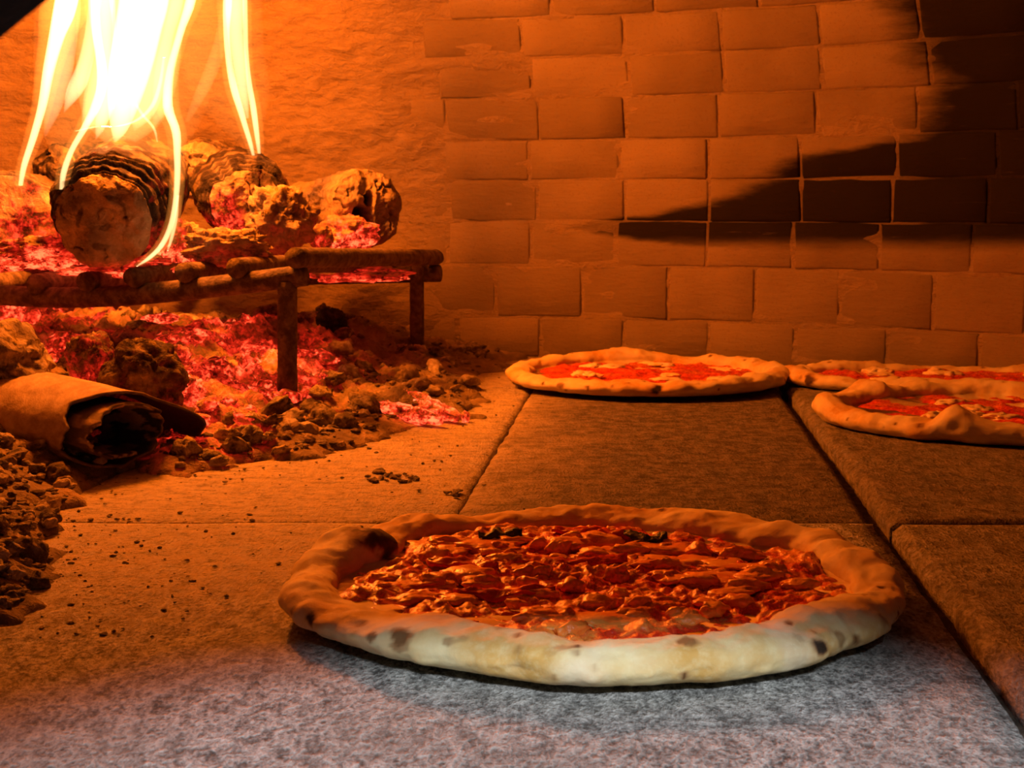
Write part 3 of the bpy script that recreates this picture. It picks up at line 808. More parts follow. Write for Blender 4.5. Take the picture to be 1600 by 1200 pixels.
lump('charcoal_chunk', at_y(515, 505, 1.56), (sz(24, 1.56), 0.014, sz(24, 1.56)), 'jet black charcoal chunk high on the ash heap between the two legs', 'charcoal', M['coal'], 28, amp=0.4)
lump('charcoal_chunk', at_y(590, 650, 1.21), (sz(17, 1.21), 0.010, sz(15, 1.21)), 'small black charcoal chunk beside the glowing stick at the front', 'charcoal', M['coal'], 30, amp=0.4)
lump('charcoal_chunk', at_y(545, 655, 1.19), (sz(15, 1.19), 0.010, sz(13, 1.19)), 'small black charcoal chunk just right of the front leg', 'charcoal', M['coal'], 31, amp=0.4)
lump('charcoal_chunk', at_y(572, 603, 1.32), (sz(18, 1.32), 0.008, sz(6, 1.32)), 'thin flat black charcoal flake lying on the ash before the back leg', 'charcoal', M['coal'], 33, amp=0.3)
lump('pebble', on_floor(44, 892) + np.array([0, 0, 0.008]), (0.0095, 0.008, 0.0085), 'dark round pebble at the foot of the left ash heap', 'pebble', M['ash_dark'], 35, sub=4, amp=0.15)
lump('charcoal_chunk', at_y(97, 700, 0.98), (0.02, 0.015, 0.008), None, None, M['ash_dark'], 36, amp=0.3)
tag(bpy.context.scene.objects[-1] if False else [o for o in COL.objects if o.name.startswith('charcoal_chunk')][-1], 'flat dark cinder tucked under the left side of the bark curl', 'charcoal')

# glowing split stick at the front of the bed
def stick(px0, py0, px1, py1, Ya, rad, label, seed, heat):
    a, b = on_floor(px0, py0, 0.010), on_floor(px1, py1, 0.006)
    path = [a + (b - a) * t for t in np.linspace(0, 1, 26)]
    r = [rad * (0.45 + 0.75 * math.sin(math.pi * min(1, 0.12 + t * 0.85))) for t in np.linspace(0, 1, 26)]
    V, Fc = tube(path, r, 26)
    k_ = np.arange(len(V)) % 26; t_ = np.arange(len(V)) // 26 / 25.0
    an_ = k_ / 26 * 2 * math.pi
    d = fbm(P3(np.cos(an_) * 1.6, np.sin(an_) * 1.6, t_ * 1.8 + seed), 1.3, 3, ridged=True)
    cen_ = np.repeat(np.array(path), 26, 0)
    V = cen_ + (V - cen_) * (0.75 + 0.5 * d)[:, None]
    n = fbm(V, 110, 3, seed=seed)
    o = mk('ember_stick', V, Fc, M['hot'], attrs={'char': np.clip(0.5 + n, 0, 1), 'ash': np.clip(0.1 + n * 0.3, 0, 1), 'emberheat': np.clip(heat * (0.85 + d * 0.9), 0, 1.3)})
    tag(o, label, 'ember'); rebase(o)
stick(600, 622, 692, 641, 1.2, 0.0095, 'bright red glowing split stick end, the upper one at the tip of the ember bed', 3, 1.2)
stick(560, 636, 690, 657, 1.2, 0.0075, 'glowing red stick lying lowest at the front tip of the ember bed', 4, 1.1)
stick(655, 634, 718, 652, 1.2, 0.0065, 'dull red stick end pointing furthest right out of the ember bed', 5, 0.8)
lump('ember_spark', on_floor(727, 652, 0.004), (0.0035, 0.003, 0.005), 'tiny white-hot ember on the floor at the tip of the ember bed', 'ember', M['hot'], 50, sub=3, amp=0.3, heat=2.0, char=0, ash=0)
lump('ember_spark', at_y(253, 497, 1.40), (0.016, 0.008, 0.0045), 'white-hot ember sliver glinting below the front rail', 'ember', M['hot'], 51, sub=3, amp=0.4, heat=2.2, char=0, ash=0)

# scattered coals of the bed
def scatter():
    rnd = random.Random(11)
    protos = {}
    for kind, mat, lab in (('ember', M['hot'], 'glowing red ember among the coals under the grate'), ('cinder', M['ash_dark'], 'small dark grey cinder on the ember bed under the grate'), ('ash', M['ash'], 'small pale ash clinker on the ash heaps around the grate')):
        protos[kind] = []
        for v in range(3):
            V, Fc = ico(3)
            d = 1 + 0.45 * fbm(V + v * 7 + len(kind), 1.5, 4) 
            P = V * d[:, None] * np.array([1.0, 0.85, 0.62])
            me = bpy.data.meshes.new({'ember': 'ember_coal', 'cinder': 'cinder', 'ash': 'ash_clinker'}[kind])
            me.from_pydata(P.tolist(), [], Fc)
            if kind == 'ember':
                n = fbm(V + v, 2.2, 4)
                for k, a in {'char': 0.5 + n, 'ash': 0.25 + n * 0.7, 'emberheat': np.clip(0.75 + n * 1.1, 0, 1.25)}.items():
                    at = me.attributes.new(k, 'FLOAT', 'POINT'); at.data.foreach_set('value', np.clip(a, 0, 1.3).astype(np.float32))
            me.materials.append(mat); protos[kind].append(me)
    lab = {'ember': ('glowing red ember among the coals under the grate', 'ember', 'glowing coals under the grate', 'ember_coal'),
           'cinder': ('small dark grey cinder lying loose on the ash bed', 'cinder', 'dark cinders on the ash bed', 'cinder'),
           'ash': ('small pale ash clinker lying loose on the ash heaps', 'clinker', 'pale clinkers on the ash heaps', 'ash_clinker')}
    cnt = dict(ember=0, cinder=0, ash=0); lim = dict(ember=110, cinder=170, ash=170)
    tries = 0
    while sum(cnt.values()) < sum(lim.values()) and tries < 9000:
        tries += 1
        px, py = rnd.uniform(-60, 800), rnd.uniform(470, 960)
        p = on_floor(px, py, 0.02)
        if p[1] > 1.72 or poly_sd(np.array([p[0]]), np.array([p[1]]), BED)[0] < 0.004: continue
        if np.hypot(p[0] - WC[0], p[1] - WC[1]) > WR - 0.03: continue
        h = float(heat_at(p[0], p[1]))
        if px > 555 and 605 < py < 670 and rnd.random() < 0.8: continue
        kind = 'ember' if h > 0.45 and rnd.random() < 0.7 else ('cinder' if rnd.random() < 0.5 else 'ash')
        if h > 0.5 and kind == 'ash': continue
        if cnt[kind] >= lim[kind]: continue
        # keep the bark curl and the big lumps clear
        s = rnd.choice([0.003, 0.0045, 0.006, 0.008, 0.011]) * (1.15 if kind == 'ember' else 1.0)
        if s > 0.007 and p[1] < 1.0: s *= 0.6
        cnt[kind] += 1
        L = lab[kind]
        o = bpy.data.objects.new(L[3], rnd.choice(protos[kind])); COL.objects.link(o)
        o.location = (p[0], p[1], float(bed_h(p[0], p[1])[0]) + s * 0.25)
        o.scale = (s * rnd.uniform(0.8, 1.4), s * rnd.uniform(0.8, 1.3), s * rnd.uniform(0.8, 1.2))
        o.rotation_euler = (rnd.uniform(-0.5, 0.5), rnd.uniform(-0.5, 0.5), rnd.uniform(0, 6.3))
        tag(o, L[0], L[1], L[2])
        for pl in o.data.polygons: pl.use_smooth = True
scatter()

# loose crumbs of ash on the hearth and on the rods: nobody could count them
def crumbs():
    rnd = random.Random(21)
    V0, F0 = ico(1)
    VV, FF = [], []
    def add(c, s):
        b = len(VV) * len(V0)
        j = np.array([rnd.uniform(0.6, 1.4) for _ in range(len(V0))])
        VV.append(V0 * j[:, None] * np.array([s * rnd.uniform(0.8, 1.6), s * rnd.uniform(0.8, 1.6), s * 0.6]) + np.array(c))
        FF.extend([[k + b for k in f] for f in F0])
    n = 0
    while n < 260:
        px, py = rnd.uniform(60, 860), rnd.uniform(560, 1000)
        p = on_floor(px, py)
        sd = poly_sd(np.array([p[0]]), np.array([p[1]]), BED)[0]
        if sd > 0 or rnd.random() > math.exp(sd / 0.05) + 0.03: continue
        if math.hypot(p[0] - 0.034, p[1] - 0.661) < 0.15 or math.hypot(p[0] - 0.134, p[1] - 1.463) < 0.15: continue
        add((p[0], p[1], 0.0006), rnd.choice([0.0004, 0.0006, 0.0008, 0.0012])); n += 1
    for (px, py) in [(612, 748), (625, 742), (640, 752), (600, 740), (710, 772), (585, 750)]:
        for _ in range(7):
            p = on_floor(px + rnd.uniform(-14, 14), py + rnd.uniform(-5, 5)); add((p[0], p[1], 0.001), rnd.uniform(0.001, 0.003))
    rs2 = np.random.RandomState(31)
    q = np.array([on_floor(px, py, 0.02)[:2] for px, py in zip(rs2.uniform(-80, 800, 5200), rs2.uniform(500, 985, 5200))])
    sd = poly_sd(q[:, 0], q[:, 1], BED); hh = heat_at(q[:, 0], q[:, 1])
    okq = (sd > 0.003) & (hh < 0.45) & (np.hypot(q[:, 0] - WC[0], q[:, 1] - WC[1]) < WR - 0.02)
    q = q[okq]; zq = bed_h(q[:, 0], q[:, 1])
    for (x_, y_), z_ in zip(q, zq): add((x_, y_, z_ + 0.0004), rnd.choice([0.0009, 0.0013, 0.0018, 0.0026, 0.0036]))
    o = mk('ash_crumbs', np.vstack(VV), FF, M['ash_dark'], smooth=False)
    tag(o, 'loose ash crumbs strewn over the ash heaps and the hearth stones', 'ash', kind='stuff')
crumbs()

# ------------------------------------------------------------------ rolled bark curl
def bark():
    c = on_floor(172, 738); c = np.array([c[0], c[1], 0.0])
    ax = np.array([-0.80, 0.60, 0.06]); ax /= np.linalg.norm(ax)
    w = np.cross(ax, [0, 0, 1.0]); w /= np.linalg.norm(w)      # points to the viewer's right/front
    if w[0] < 0: w = -w
    up = np.array([0, 0, 1.0])
    rx, rz = 0.053, 0.029
    nt, ns = 220, 44
    turns = 1.85
    t = np.linspace(0, 1, nt); s = np.linspace(0, 1, ns)
    T, S = np.meshgrid(t, s, indexing='ij')
    phi = -0.35 + T * turns * 2 * math.pi        # starts as a flap at the lower right
    k = 1.0 - 0.46 * T + 0.50 * sstep(0.10, 0.0, T)
    k = k + 0.05 * fbm(P3(T * 8, S * 1.5), 1, 3).reshape(T.shape)
    X = rx * k * np.cos(phi); Z = rz * (1.0 + 0) + rz * k * np.sin(phi)
    jag = 0.012 * fbm(P3(T * 16, 0 * T), 1, 4).reshape(T.shape)
    D = S * 0.13 - 0.006 + jag * (1 - S) - 0.014 * sstep(0.3, 0.9, T) * (1 - S)
    Z = np.maximum(Z, 0.002 + 0.0015 * fbm(P3(T * 20, S * 4), 1, 2).reshape(T.shape)) 
    P = c + X[..., None] * w + Z[..., None] * up + D[..., None] * ax
    th = 0.0022
    # thickness along the local normal
    du = np.gradient(P, axis=0); dv = np.gradient(P, axis=1)
    nrm = np.cross(du, dv); nrm /= np.linalg.norm(nrm, axis=2)[..., None] + 1e-12
    Q = P + nrm * th
    V = np.vstack([P.reshape(-1, 3), Q.reshape(-1, 3)])
    n = nt * ns
    F1 = grid_faces(nt, ns); Fc = F1.tolist() + (F1[:, ::-1] + n).tolist()
    for j in range(ns - 1):
        for i in (0, nt - 1): Fc.append([i * ns + j, i * ns + j + 1, n + i * ns + j + 1, n + i * ns + j])
    for i in range(nt - 1):
        for j in (0, ns - 1): Fc.append([i * ns + j, (i + 1) * ns + j, n + (i + 1) * ns + j, n + i * ns + j])
    # inner face and mouth edge charred black; outside pale, dusted with ash
    cen = c + up * rz + D[..., None] * ax
    outn = ((nrm * (P - cen)).sum(2) > 0)
    inner_is_P = outn.mean() > 0.5
    edge = sstep(0.03, 0.0, S) * 0.2
    lowr = sstep(0.06, 0.02, T) * 0.4
    lay = sstep(0.50, 0.60, T) * 0.55 * (fbm(P3(T * 18, S * 5), 1, 3).reshape(T.shape) < 0.12)
    co = np.clip(0.05 + edge * 0.6 + lowr + lay, 0, 1); ci = np.clip(0.95 - sstep(0.45, 0.6, T) * 0.9 * (fbm(P3(T * 22, S * 6), 1, 3).reshape(T.shape) > 0.0), 0, 1)
    att = np.concatenate([(ci if inner_is_P else co).ravel(), (co if inner_is_P else ci).ravel()])
    o = outward(mk('bark_curl', V, Fc, M['bark'], attrs={'char': att}))
    tag(o, 'rolled curl of dry bark, charred black inside, lying at left before the ember bed', 'bark'); rebase(o)
bark()

# ------------------------------------------------------------------ flames
def flame_part(root, name, pts, mat, ratio=1.0, n=20, samples=46):
    """pts: (px, py, half width in px, distance) along the tongue, from base to tip"""
    q = smooth_path(pts, samples)
    V = []
    for i, (px, py, hw, Y) in enumerate(q):
        c = at_y(px, py, Y); r = max(hw, 0.35) * Y / F_PX
        for k in range(n):
            a = 2 * math.pi * k / n
            V.append(c + np.array([r * math.cos(a), r * ratio * math.sin(a), 0]))
    Fc = grid_faces(len(q), n, True).tolist() + [list(range(n))[::-1], list(range((len(q) - 1) * n, len(q) * n))]
    o = outward(mk_rel(name, V, Fc, mat, root))
    if name == 'flame_streamer':
        flame_part(root, 'flame_halo', [(a, b, c * 2.1 + 2, d) for a, b, c, d in pts], M['fl_halo'], ratio, n, samples)
    return o
def fire_light(root, p, w, r):
    l = bpy.data.lights.new('fire_glow', 'POINT'); l.energy = w; l.color = FIRE_COL; l.shadow_soft_size = r
    o = bpy.data.objects.new('fire_glow', l); COL.objects.link(o); o.location = tuple(p)
    return o
fa = empty('flame', at_y(190, 215, 1.27)); tag(fa, 'tall white-hot flame with yellow streamers rising from the thick pale-ended log', 'flame')
A = lambda nm, pts, mt, ratio=1.0: flame_part(fa, nm, pts, M[mt], ratio)
Y0 = 1.29
# white core
A('flame_core', [(180, 222, 2, Y0), (186, 205, 12, Y0), (193, 165, 24, Y0), (203, 110, 33, Y0), (215, 50, 36, Y0), (226, -10, 38, Y0), (232, -120, 34, Y0), (235, -260, 14, Y0), (235, -330, 1, Y0)], 'fl_core', 0.8)
A('flame_core', [(150, 218, 1, Y0), (158, 195, 9, Y0), (165, 150, 15, Y0), (163, 90, 13, Y0), (158, 30, 18, Y0), (158, -40, 20, Y0), (165, -160, 10, Y0), (168, -220, 1, Y0)], 'fl_core', 0.6)
A('flame_core', [(100, 176, 1, Y0), (118, 140, 14, Y0), (134, 95, 12, Y0), (143, 40, 9, Y0), (150, -20, 10, Y0), (152, -140, 2, Y0)], 'fl_core', 0.6)
# translucent sheets between the streamers
A('flame_sheet', [(70, 215, 1, Y0 + .04), (82, 170, 14, Y0 + .04), (92, 120, 20, Y0 + .04), (102, 60, 19, Y0 + .04), (106, 0, 20, Y0 + .04), (112, -140, 3, Y0 + .04)], 'fl_sheet', 0.5)
A('flame_sheet', [(130, 208, 1, Y0 + .02), (150, 185, 22, Y0 + .02), (160, 130, 26, Y0 + .02), (172, 60, 20, Y0 + .02), (180, -20, 26, Y0 + .02), (190, -160, 3, Y0 + .02)], 'fl_sheet', 0.5)
A('flame_sheet', [(240, 200, 1, Y0), (252, 165, 14, Y0), (258, 110, 16, Y0), (272, 50, 16, Y0), (290, -20, 18, Y0), (300, -160, 3, Y0)], 'fl_sheet', 0.5)
A('flame_sheet', [(210, 205, 1, Y0 + .03), (222, 180, 18, Y0 + .03), (235, 130, 24, Y0 + .03), (248, 60, 22, Y0 + .03), (262, -20, 26, Y0 + .03), (270, -160, 3, Y0 + .03)], 'fl_sheet', 0.6)
A('flame_body', [(185, 235, 6, Y0 + .05), (192, 200, 52, Y0 + .05), (197, 150, 74, Y0 + .05), (202, 60, 82, Y0 + .05), (208, -60, 78, Y0 + .05), (220, -260, 40, Y0 + .05), (220, -360, 2, Y0 + .05)], 'fl_body', 0.4)
# streamers
A('flame_streamer', [(32, 290, 3.5, 1.34), (38, 258, 5, 1.34), (52, 215, 6, 1.34), (66, 165, 7, 1.34), (76, 110, 9, 1.34), (88, 60, 12, 1.34), (100, 20, 17, 1.34), (108, -30, 16, 1.34), (115, -150, 2, 1.34)], 'fl_thin')
A('flame_streamer', [(96, 296, 3.5, 1.215), (100, 268, 5, 1.215), (112, 235, 5, 1.22), (132, 200, 6, 1.23), (150, 165, 8, 1.25), (160, 120, 8, 1.26), (150, 40, 7, 1.27), (148, -60, 6, 1.27), (150, -140, 1, 1.27)], 'fl_thin')
A('flame_streamer', [(214, 416, 2, 1.195), (232, 404, 5, 1.195), (252, 384, 5, 1.20), (266, 355, 4.5, 1.205), (274, 318, 4.5, 1.21), (277, 280, 5, 1.22), (277, 245, 5.5, 1.23), (275, 205, 7, 1.24), (262, 165, 8, 1.26), (266, 110, 6, 1.27), (282, 50, 6, 1.28), (300, -10, 8, 1.28), (308, -120, 1, 1.28)], 'fl_thin')
A('flame_streamer', [(262, 392, 1.5, 1.215), (268, 372, 3, 1.215), (275, 340, 3, 1.215), (278, 305, 2, 1.22)], 'fl_thin')
A('flame_streamer', [(118, 205, 3, Y0), (150, 198, 4, Y0), (185, 197, 5, Y0), (215, 187, 4, Y0), (238, 165, 4, Y0), (250, 130, 3, Y0), (256, 90, 2, Y0)], 'fl_thin')
A('flame_streamer', [(205, 150, 2, Y0 - .03), (222, 178, 3, Y0 - .03), (240, 200, 2.5, Y0 - .03), (246, 222, 1, Y0 - .03)], 'fl_thin')
A('flame_streamer', [(176, 170, 3, Y0 - .03), (178, 100, 4, Y0 - .03), (178, 40, 3, Y0 - .03), (174, -20, 5, Y0 - .03), (170, -100, 1, Y0 - .03)], 'fl_thin')
A('flame_veil', [(170, 300, 4, Y0 + .02), (178, 260, 80, Y0 + .02), (188, 190, 125, Y0 + .02), (195, 100, 140, Y0 + .02), (205, -20, 140, Y0 + .02), (215, -200, 90, Y0 + .02), (220, -360, 4, Y0 + .02)], 'fl_veil', 0.5)
for p, w in ((at_y(210, -20, Y0 + .01), 0.22), (at_y(218, -110, Y0 + .01), 0.36), (at_y(224, -220, Y0 + .01), 0.46)):
    fire_light(fa, p, FIRE_W * w, 0.026)
fb = empty('flame', at_y(402, 242, 1.40)); tag(fb, 'slim two-stranded yellow flame rising from the glowing charred log', 'flame')
B = lambda nm, pts, mt, ratio=1.0: flame_part(fb, nm, pts, M[mt], ratio)
B('flame_streamer', [(396, 243, 2.5, 1.40), (390, 220, 4, 1.40), (378, 180, 5, 1.40), (366, 140, 6, 1.40), (358, 100, 5, 1.40), (354, 50, 5, 1.40), (356, -10, 7, 1.40), (358, -140, 1, 1.40)], 'fl_thin')
B('flame_streamer', [(405, 240, 2.5, 1.40), (402, 215, 4, 1.40), (396, 170, 5, 1.40), (389, 125, 4, 1.40), (385, 80, 3.5, 1.40), (383, 20, 4, 1.40), (382, -50, 4, 1.40), (380, -140, 1, 1.40)], 'fl_thin')
B('flame_core', [(386, 185, 3, 1.40), (380, 150, 9, 1.40), (374, 100, 12, 1.40), (368, 50, 13, 1.40), (367, -10, 14, 1.40), (367, -120, 3, 1.40)], 'fl_core', 0.7)
B('flame_veil', [(392, 235, 10, 1.42), (360, 150, 60, 1.42), (345, 60, 66, 1.42), (340, -60, 60, 1.42), (340, -200, 4, 1.42)], 'fl_veil', 0.6)
B('flame_veil', [(292, 190, 4, 1.42), (312, 150, 10, 1.42), (330, 110, 12, 1.42), (345, 60, 10, 1.42), (350, 0, 4, 1.42)], 'fl_body', 0.6)
fire_light(fb, at_y(367, -110, 1.40), FIRE_W * 0.08, 0.012)

# ------------------------------------------------------------------ pizzas
def pizza(label, cx, cy, rx, ry, rot, seed, big=False, spots=(), bumps=(), pale=True, n_cheese=22, hgt=0.0150):
    rs = np.random.RandomState(seed)
    root = empty('pizza', (cx, cy, 0.004)); root.rotation_euler = (0, 0, rot)
    tag(root, label, 'pizza', 'pizzas baking on the hearth')
    nt, na = (420, 60) if big else (300, 44)
    th = np.linspace(0, 2 * math.pi, nt, endpoint=False)
    circ = P3(np.cos(th), np.sin(th), seed)
    rr = 1 + 0.020 * fbm(circ, 1.1, 3) + 0.008 * fbm(circ, 4, 2)
    h = hgt * (1 + 0.30 * fbm(circ + 5, 1.6, 3)); w = 0.0255 * (1 + 0.28 * fbm(circ + 9, 1.5, 3))
    for (a, dh, dw, wid) in bumps:
        g = np.exp(-((np.angle(np.exp(1j * (th - a)))) / wid) ** 2)
        h = h + dh * g; w = w + dw * g
    al = np.linspace(-math.radians(115), math.radians(188), na)
    A2, T2 = np.meshgrid(al, th, indexing='ij')
    R0 = (rr * 1.0)[None, :]
    ww, hh = w[None, :], h[None, :]
    rad = 1.0
    # metric along the ellipse: offset from the outline
    off = -ww / 2 + ww / 2 * np.sign(np.cos(A2)) * np.abs(np.cos(A2)) ** 0.9
    Z = hh * 0.5 + hh * 0.5 * np.sin(A2)
    Rx, Ry = rx * R0 + off, ry * R0 + off
    X = Rx * np.cos(T2); Y = Ry * np.sin(T2)
    pts = P3(X, Y, Z + seed)
    n = fbm(pts, 38, 4, 0.5) * 0.0030 + fbm(pts, 120, 3) * 0.0006
    n = n.reshape(X.shape) * sstep(-1.9, -1.0, A2)
    X = X + n * np.cos(A2) * np.cos(T2); Y = Y + n * np.cos(A2) * np.sin(T2); Z = Z + n * np.clip(np.sin(A2), -0.2, 1)
    Z = np.maximum(Z, 0.0006)
    toast = np.clip(0.30 + 1.15 * fbm(P3(X, Y, Z + seed), 24, 4), 0, 1)
    char = np.zeros(X.shape)
    cpt = np.stack([X, Y, Z], -1)
    jit = fbm(P3(X, Y, Z + seed), 130, 3).reshape(X.shape)
    def spot(a, alpha, r, s):
        i = int(round(((a % (2 * math.pi)) / (2 * math.pi)) * nt)) % nt
        j = int(np.argmin(np.abs(al - alpha)))
        d = np.linalg.norm(cpt - cpt[j, i], axis=2) / r
        return s * sstep(1.3, 0.45, d + jit * 0.6)
    for (a, alpha, r, s) in spots: char = np.maximum(char, spot(a, alpha, r, s))
    for _ in range(70 if big else 50):
        a = rs.uniform(0, 2 * math.pi); alpha = rs.uniform(-0.6, 2.2)
        char = np.maximum(char, spot(a, alpha, rs.uniform(0.0012, 0.0036), rs.uniform(0.3, 0.9)))
    for _ in range(9):
        a = rs.uniform(0, 2 * math.pi); alpha = rs.uniform(-0.3, 1.4)
        char = np.maximum(char, spot(a, alpha, rs.uniform(0.005, 0.010), rs.uniform(0.10, 0.24)))
    tr = toast.reshape(X.shape)
    # base disc continuing from the inner edge and from the outer underside
    V = [P3(X, Y, Z)]; ch = [char.ravel()]; tt = [tr.ravel()]
    Fc = grid_faces(na, nt, True).tolist()
    b = na * nt
    for (row, zc) in ((0, 0.0006), (na - 1, 0.004)):
        V.append(np.array([[0, 0, zc]])); ch.append([0.0]); tt.append([0.2])
        k0 = row * nt
        Fc += [[k0 + i, k0 + (i + 1) % nt, b] for i in range(nt)]; b += 1
    outward(mk('crust', np.vstack(V), Fc, M['dough'], root, attrs={'char': np.concatenate(ch), 'toast': np.concatenate(tt)}))
    # sauce
    wi = w - 0.004
    nr = 150 if big else 80; nq = 420 if big else 220
    f = np.linspace(0, 1, nr) ** 0.8; tq = np.linspace(0, 2 * math.pi, nq, endpoint=False)
    wq = np.interp(tq, np.append(th, 2 * math.pi), np.append(wi, wi[0])); rq = np.interp(tq, np.append(th, 2 * math.pi), np.append(rr, rr[0]))
    Fm, Tm = np.meshgrid(f, tq, indexing='ij')
    X = Fm * (rx * rq - wq)[None, :] * np.cos(Tm); Y = Fm * (ry * rq - wq)[None, :] * np.sin(Tm)
    p = P3(X, Y, seed)
    lo = fbm(p, 32, 4, 0.55); rdg = fbm(p * np.array([1, 1.0, 1]), 75, 4, 0.55, ridged=True)
    z = 0.0068 + lo * 0.0036 + rdg * (0.0015 if big else 0.0009) + (fbm(p, 150, 2) * 0.0016 if big else 0)
    z = z - 0.003 * sstep(0.9, 1.0, Fm).ravel()
    ck = np.clip((fbm(p * np.array([0.8, 1.2, 1]) + 3, 30, 5, 0.65) - 0.06) * 3.0, 0, 1) * (0.9 if big else 0.35)
    z = z + ck * 0.0012
    mk('sauce', P3(X, Y, z), grid_faces(nr, nq, True), M['sauce'], root, attrs={'cheese': ck})
    # mozzarella pieces
    for k in range(n_cheese):
        small = big and k >= 14
        a = rs.uniform(0, 2 * math.pi); q = math.sqrt(rs.uniform(0.01, 0.80))
        mx, my = q * (rx - 0.034) * math.cos(a), q * (ry - 0.034) * math.sin(a)
        s = rs.uniform(0.008, 0.017) if big else rs.uniform(0.006, 0.014)
        if small: s = rs.uniform(0.0035, 0.0080)
        V0, F0 = ico(3 if small else 4)
        d = 1 + 0.55 * fbm(V0 * np.array([1, 1, 0.5]) + k * 2.3 + seed, 1.3, 3) + 0.12 * fbm(V0 + k, 6, 2)
        P = V0 * d[:, None] * np.array([s * rs.uniform(0.8, 1.6), s * rs.uniform(0.6, 1.0), rs.uniform(0.0016, 0.0034) if big else rs.uniform(0.002, 0.0042)])
        r = rs.uniform(-0.5, 0.5); c_, s_ = math.cos(r), math.sin(r)
        P = np.stack([P[:, 0] * c_ - P[:, 1] * s_, P[:, 0] * s_ + P[:, 1] * c_, P[:, 2]], 1)
        if small: P[:, 2] *= 1.25
        P = P + np.array([mx, my, (0.0088 if small else 0.0074) if big else 0.0082])
        mk('mozzarella', P, F0, M['cheese'] if big else M['cheese_pale'], root)
    return root, h, w

def strip(root, name, mat, x, y, L, wd, rot, seed, z=0.0105, amp=0.0025, th=0.0014):
    """a limp slice or leaf lying wavily on the topping"""
    nu, nv = 26, 9
    u = np.linspace(-1, 1, nu); v = np.linspace(-1, 1, nv)
    U, W = np.meshgrid(u, v, indexing='ij')
    X = U * L / 2; Y = W * wd / 2 * np.sqrt(np.clip(1 - (np.abs(U) ** 2.5), 0.02, 1)) + 0.15 * L * (U ** 2) * (1 if seed % 2 else -1) * 0.5
    Z = amp * fbm(P3(U * 1.6, W * 0.9, seed), 1.2, 3).reshape(U.shape) * 1.6 + 0.0012 * (1 - W ** 2)
    c, s = math.cos(rot), math.sin(rot)
    P = np.stack([x + X * c - Y * s, y + X * s + Y * c, z + Z], -1).reshape(-1, 3)
    Q = P - np.array([0, 0, th]); n = len(P)
    f = grid_faces(nu, nv); Fc = f.tolist() + (f[:, ::-1] + n).tolist()
    ring = [i * nv for i in range(nu)] + [(nu - 1) * nv + j for j in range(1, nv)] + [i * nv + nv - 1 for i in range(nu - 2, -1, -1)] + [j for j in range(nv - 2, 0, -1)]
    m = len(ring)
    for q in range(m): Fc.append([ring[q], ring[(q + 1) % m], n + ring[(q + 1) % m], n + ring[q]])
    return outward(mk(name, np.vstack([P, Q]), Fc, mat, root))

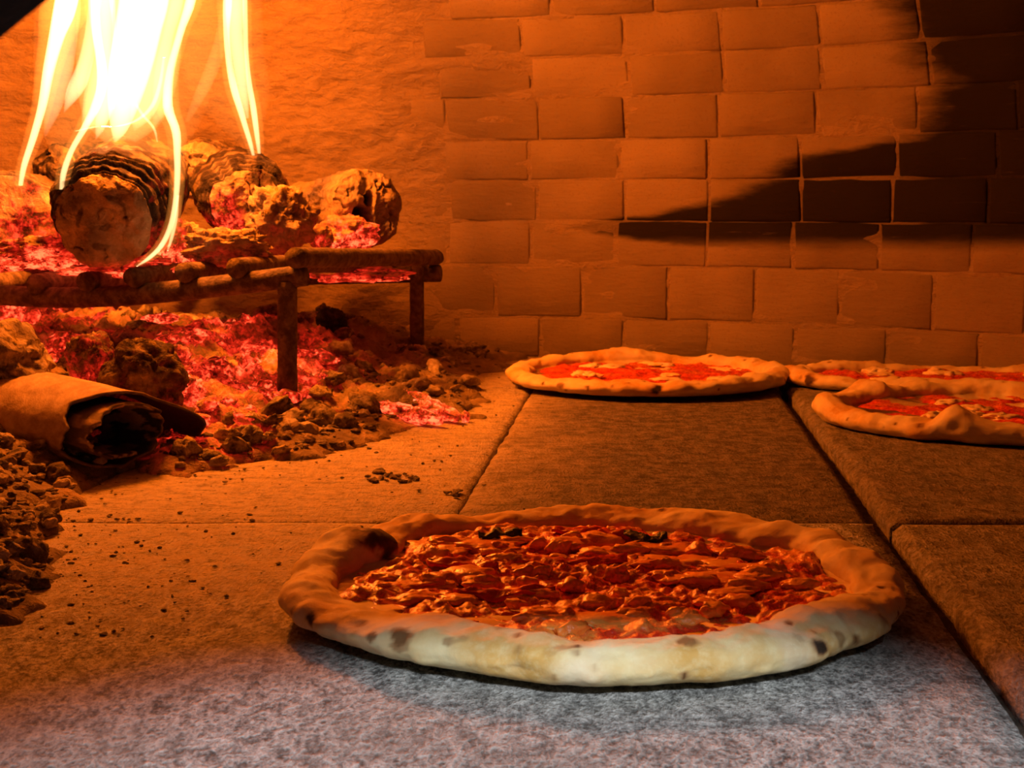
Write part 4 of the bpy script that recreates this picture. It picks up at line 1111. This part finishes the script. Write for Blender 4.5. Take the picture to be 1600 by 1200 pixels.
PI = math.pi
p1, _, _ = pizza('large blistered pizza nearest the oven mouth, its front crust lit by daylight', 0.036, 0.655, 0.1375, 0.1375, 0.0, 3, True,
    spots=[(-PI * 0.305, 0.35, 0.0042, 0.95), (-PI * 0.272, 0.25, 0.0036, 0.55), (-PI * 0.83, 0.45, 0.0036, 0.95), (-PI * 0.855, 0.4, 0.003, 0.8), (-PI * 0.88, 0.7, 0.004, 0.6),
           (-PI * 0.70, 0.6, 0.006, 0.75), (-PI * 0.695, 0.25, 0.005, 0.6), (-PI * 0.76, 0.9, 0.003, 0.6), (-PI * 0.73, 0.3, 0.003, 0.7), (-PI * 0.43, 1.3, 0.004, 0.7), (-PI * 0.2, 0.5, 0.004, 0.6),
           (-PI * 0.58, 0.9, 0.003, 0.5), (-PI * 0.545, 1.0, 0.003, 0.5), (PI * 0.885, 2.2, 0.013, 0.9), (PI * 0.90, 1.8, 0.010, 0.6)],
    bumps=[(PI * 0.89, 0.004, 0.012, 0.16), (PI * 0.28, 0.004, 0.010, 0.25), (-PI * 0.25, 0.002, 0.010, 0.22), (-PI * 0.72, 0.002, 0.006, 0.22), (PI * 0.72, 0.002, 0.0, 0.15), (-PI * 0.47, -0.001, -0.004, 0.25), (PI * 0.5, -0.0030, 0.0, 0.45)],
    n_cheese=84)
rs_ = random.Random(8)
for k in range(6):
    a, q = rs_.uniform(0, 2 * PI), math.sqrt(rs_.uniform(0.02, 0.72)) * 0.10
    strip(p1, 'meat_slice', M['ham'], q * math.cos(a), q * math.sin(a), rs_.uniform(0.030, 0.052), rs_.uniform(0.007, 0.012), rs_.uniform(-0.35, 0.35), k, z=0.0100, amp=0.0014)
for (x, y, r, k) in ((0.030, 0.066, -0.3, 1), (-0.042, 0.072, 0.1, 2)):
    strip(p1, 'basil_leaf', M['basil'], x, y, 0.022, 0.010, r, 40 + k, z=0.0112, amp=0.0018, th=0.0006)
pizza('whole pizza at the back against the brick wall, one black blister on its front crust', 0.134, 1.463, 0.1395, 0.137, 0.0, 11,
    spots=[(-PI * 0.505, 0.35, 0.0068, 1.0), (-PI * 0.60, 0.5, 0.003, 0.7), (-PI * 0.72, 0.2, 0.004, 0.7), (-0.12, 0.2, 0.008, 0.8), (-0.3, 0.0, 0.008, 0.5)],
    bumps=[(PI * 0.55, 0.004, 0.004, 0.35), (-PI * 0.5, 0.002, 0, 0.5), (0.0, 0.004, 0, 0.15)], n_cheese=9)
pizza('pizza at the back right corner, partly hidden behind the pizza in front of it', 0.425, 1.425, 0.163, 0.096, -0.20, 17,
    spots=[(-PI * 0.80, 0.35, 0.008, 0.9), (-PI * 0.84, 0.5, 0.003, 0.6)], bumps=[(PI, 0.002, 0, 0.2)], n_cheese=10, hgt=0.0140)
pizza('pizza at the right edge with a puffy bump on its near crust', 0.388, 1.186, 0.1395, 0.134, 0.0, 23,
    spots=[(-PI * 0.7, 0.2, 0.003, 0.4)], bumps=[(-PI * 0.665, 0.010, 0.012, 0.10), (PI * 0.72, 0.009, 0.010, 0.10), (PI, 0.003, 0.0, 0.3)], n_cheese=12)
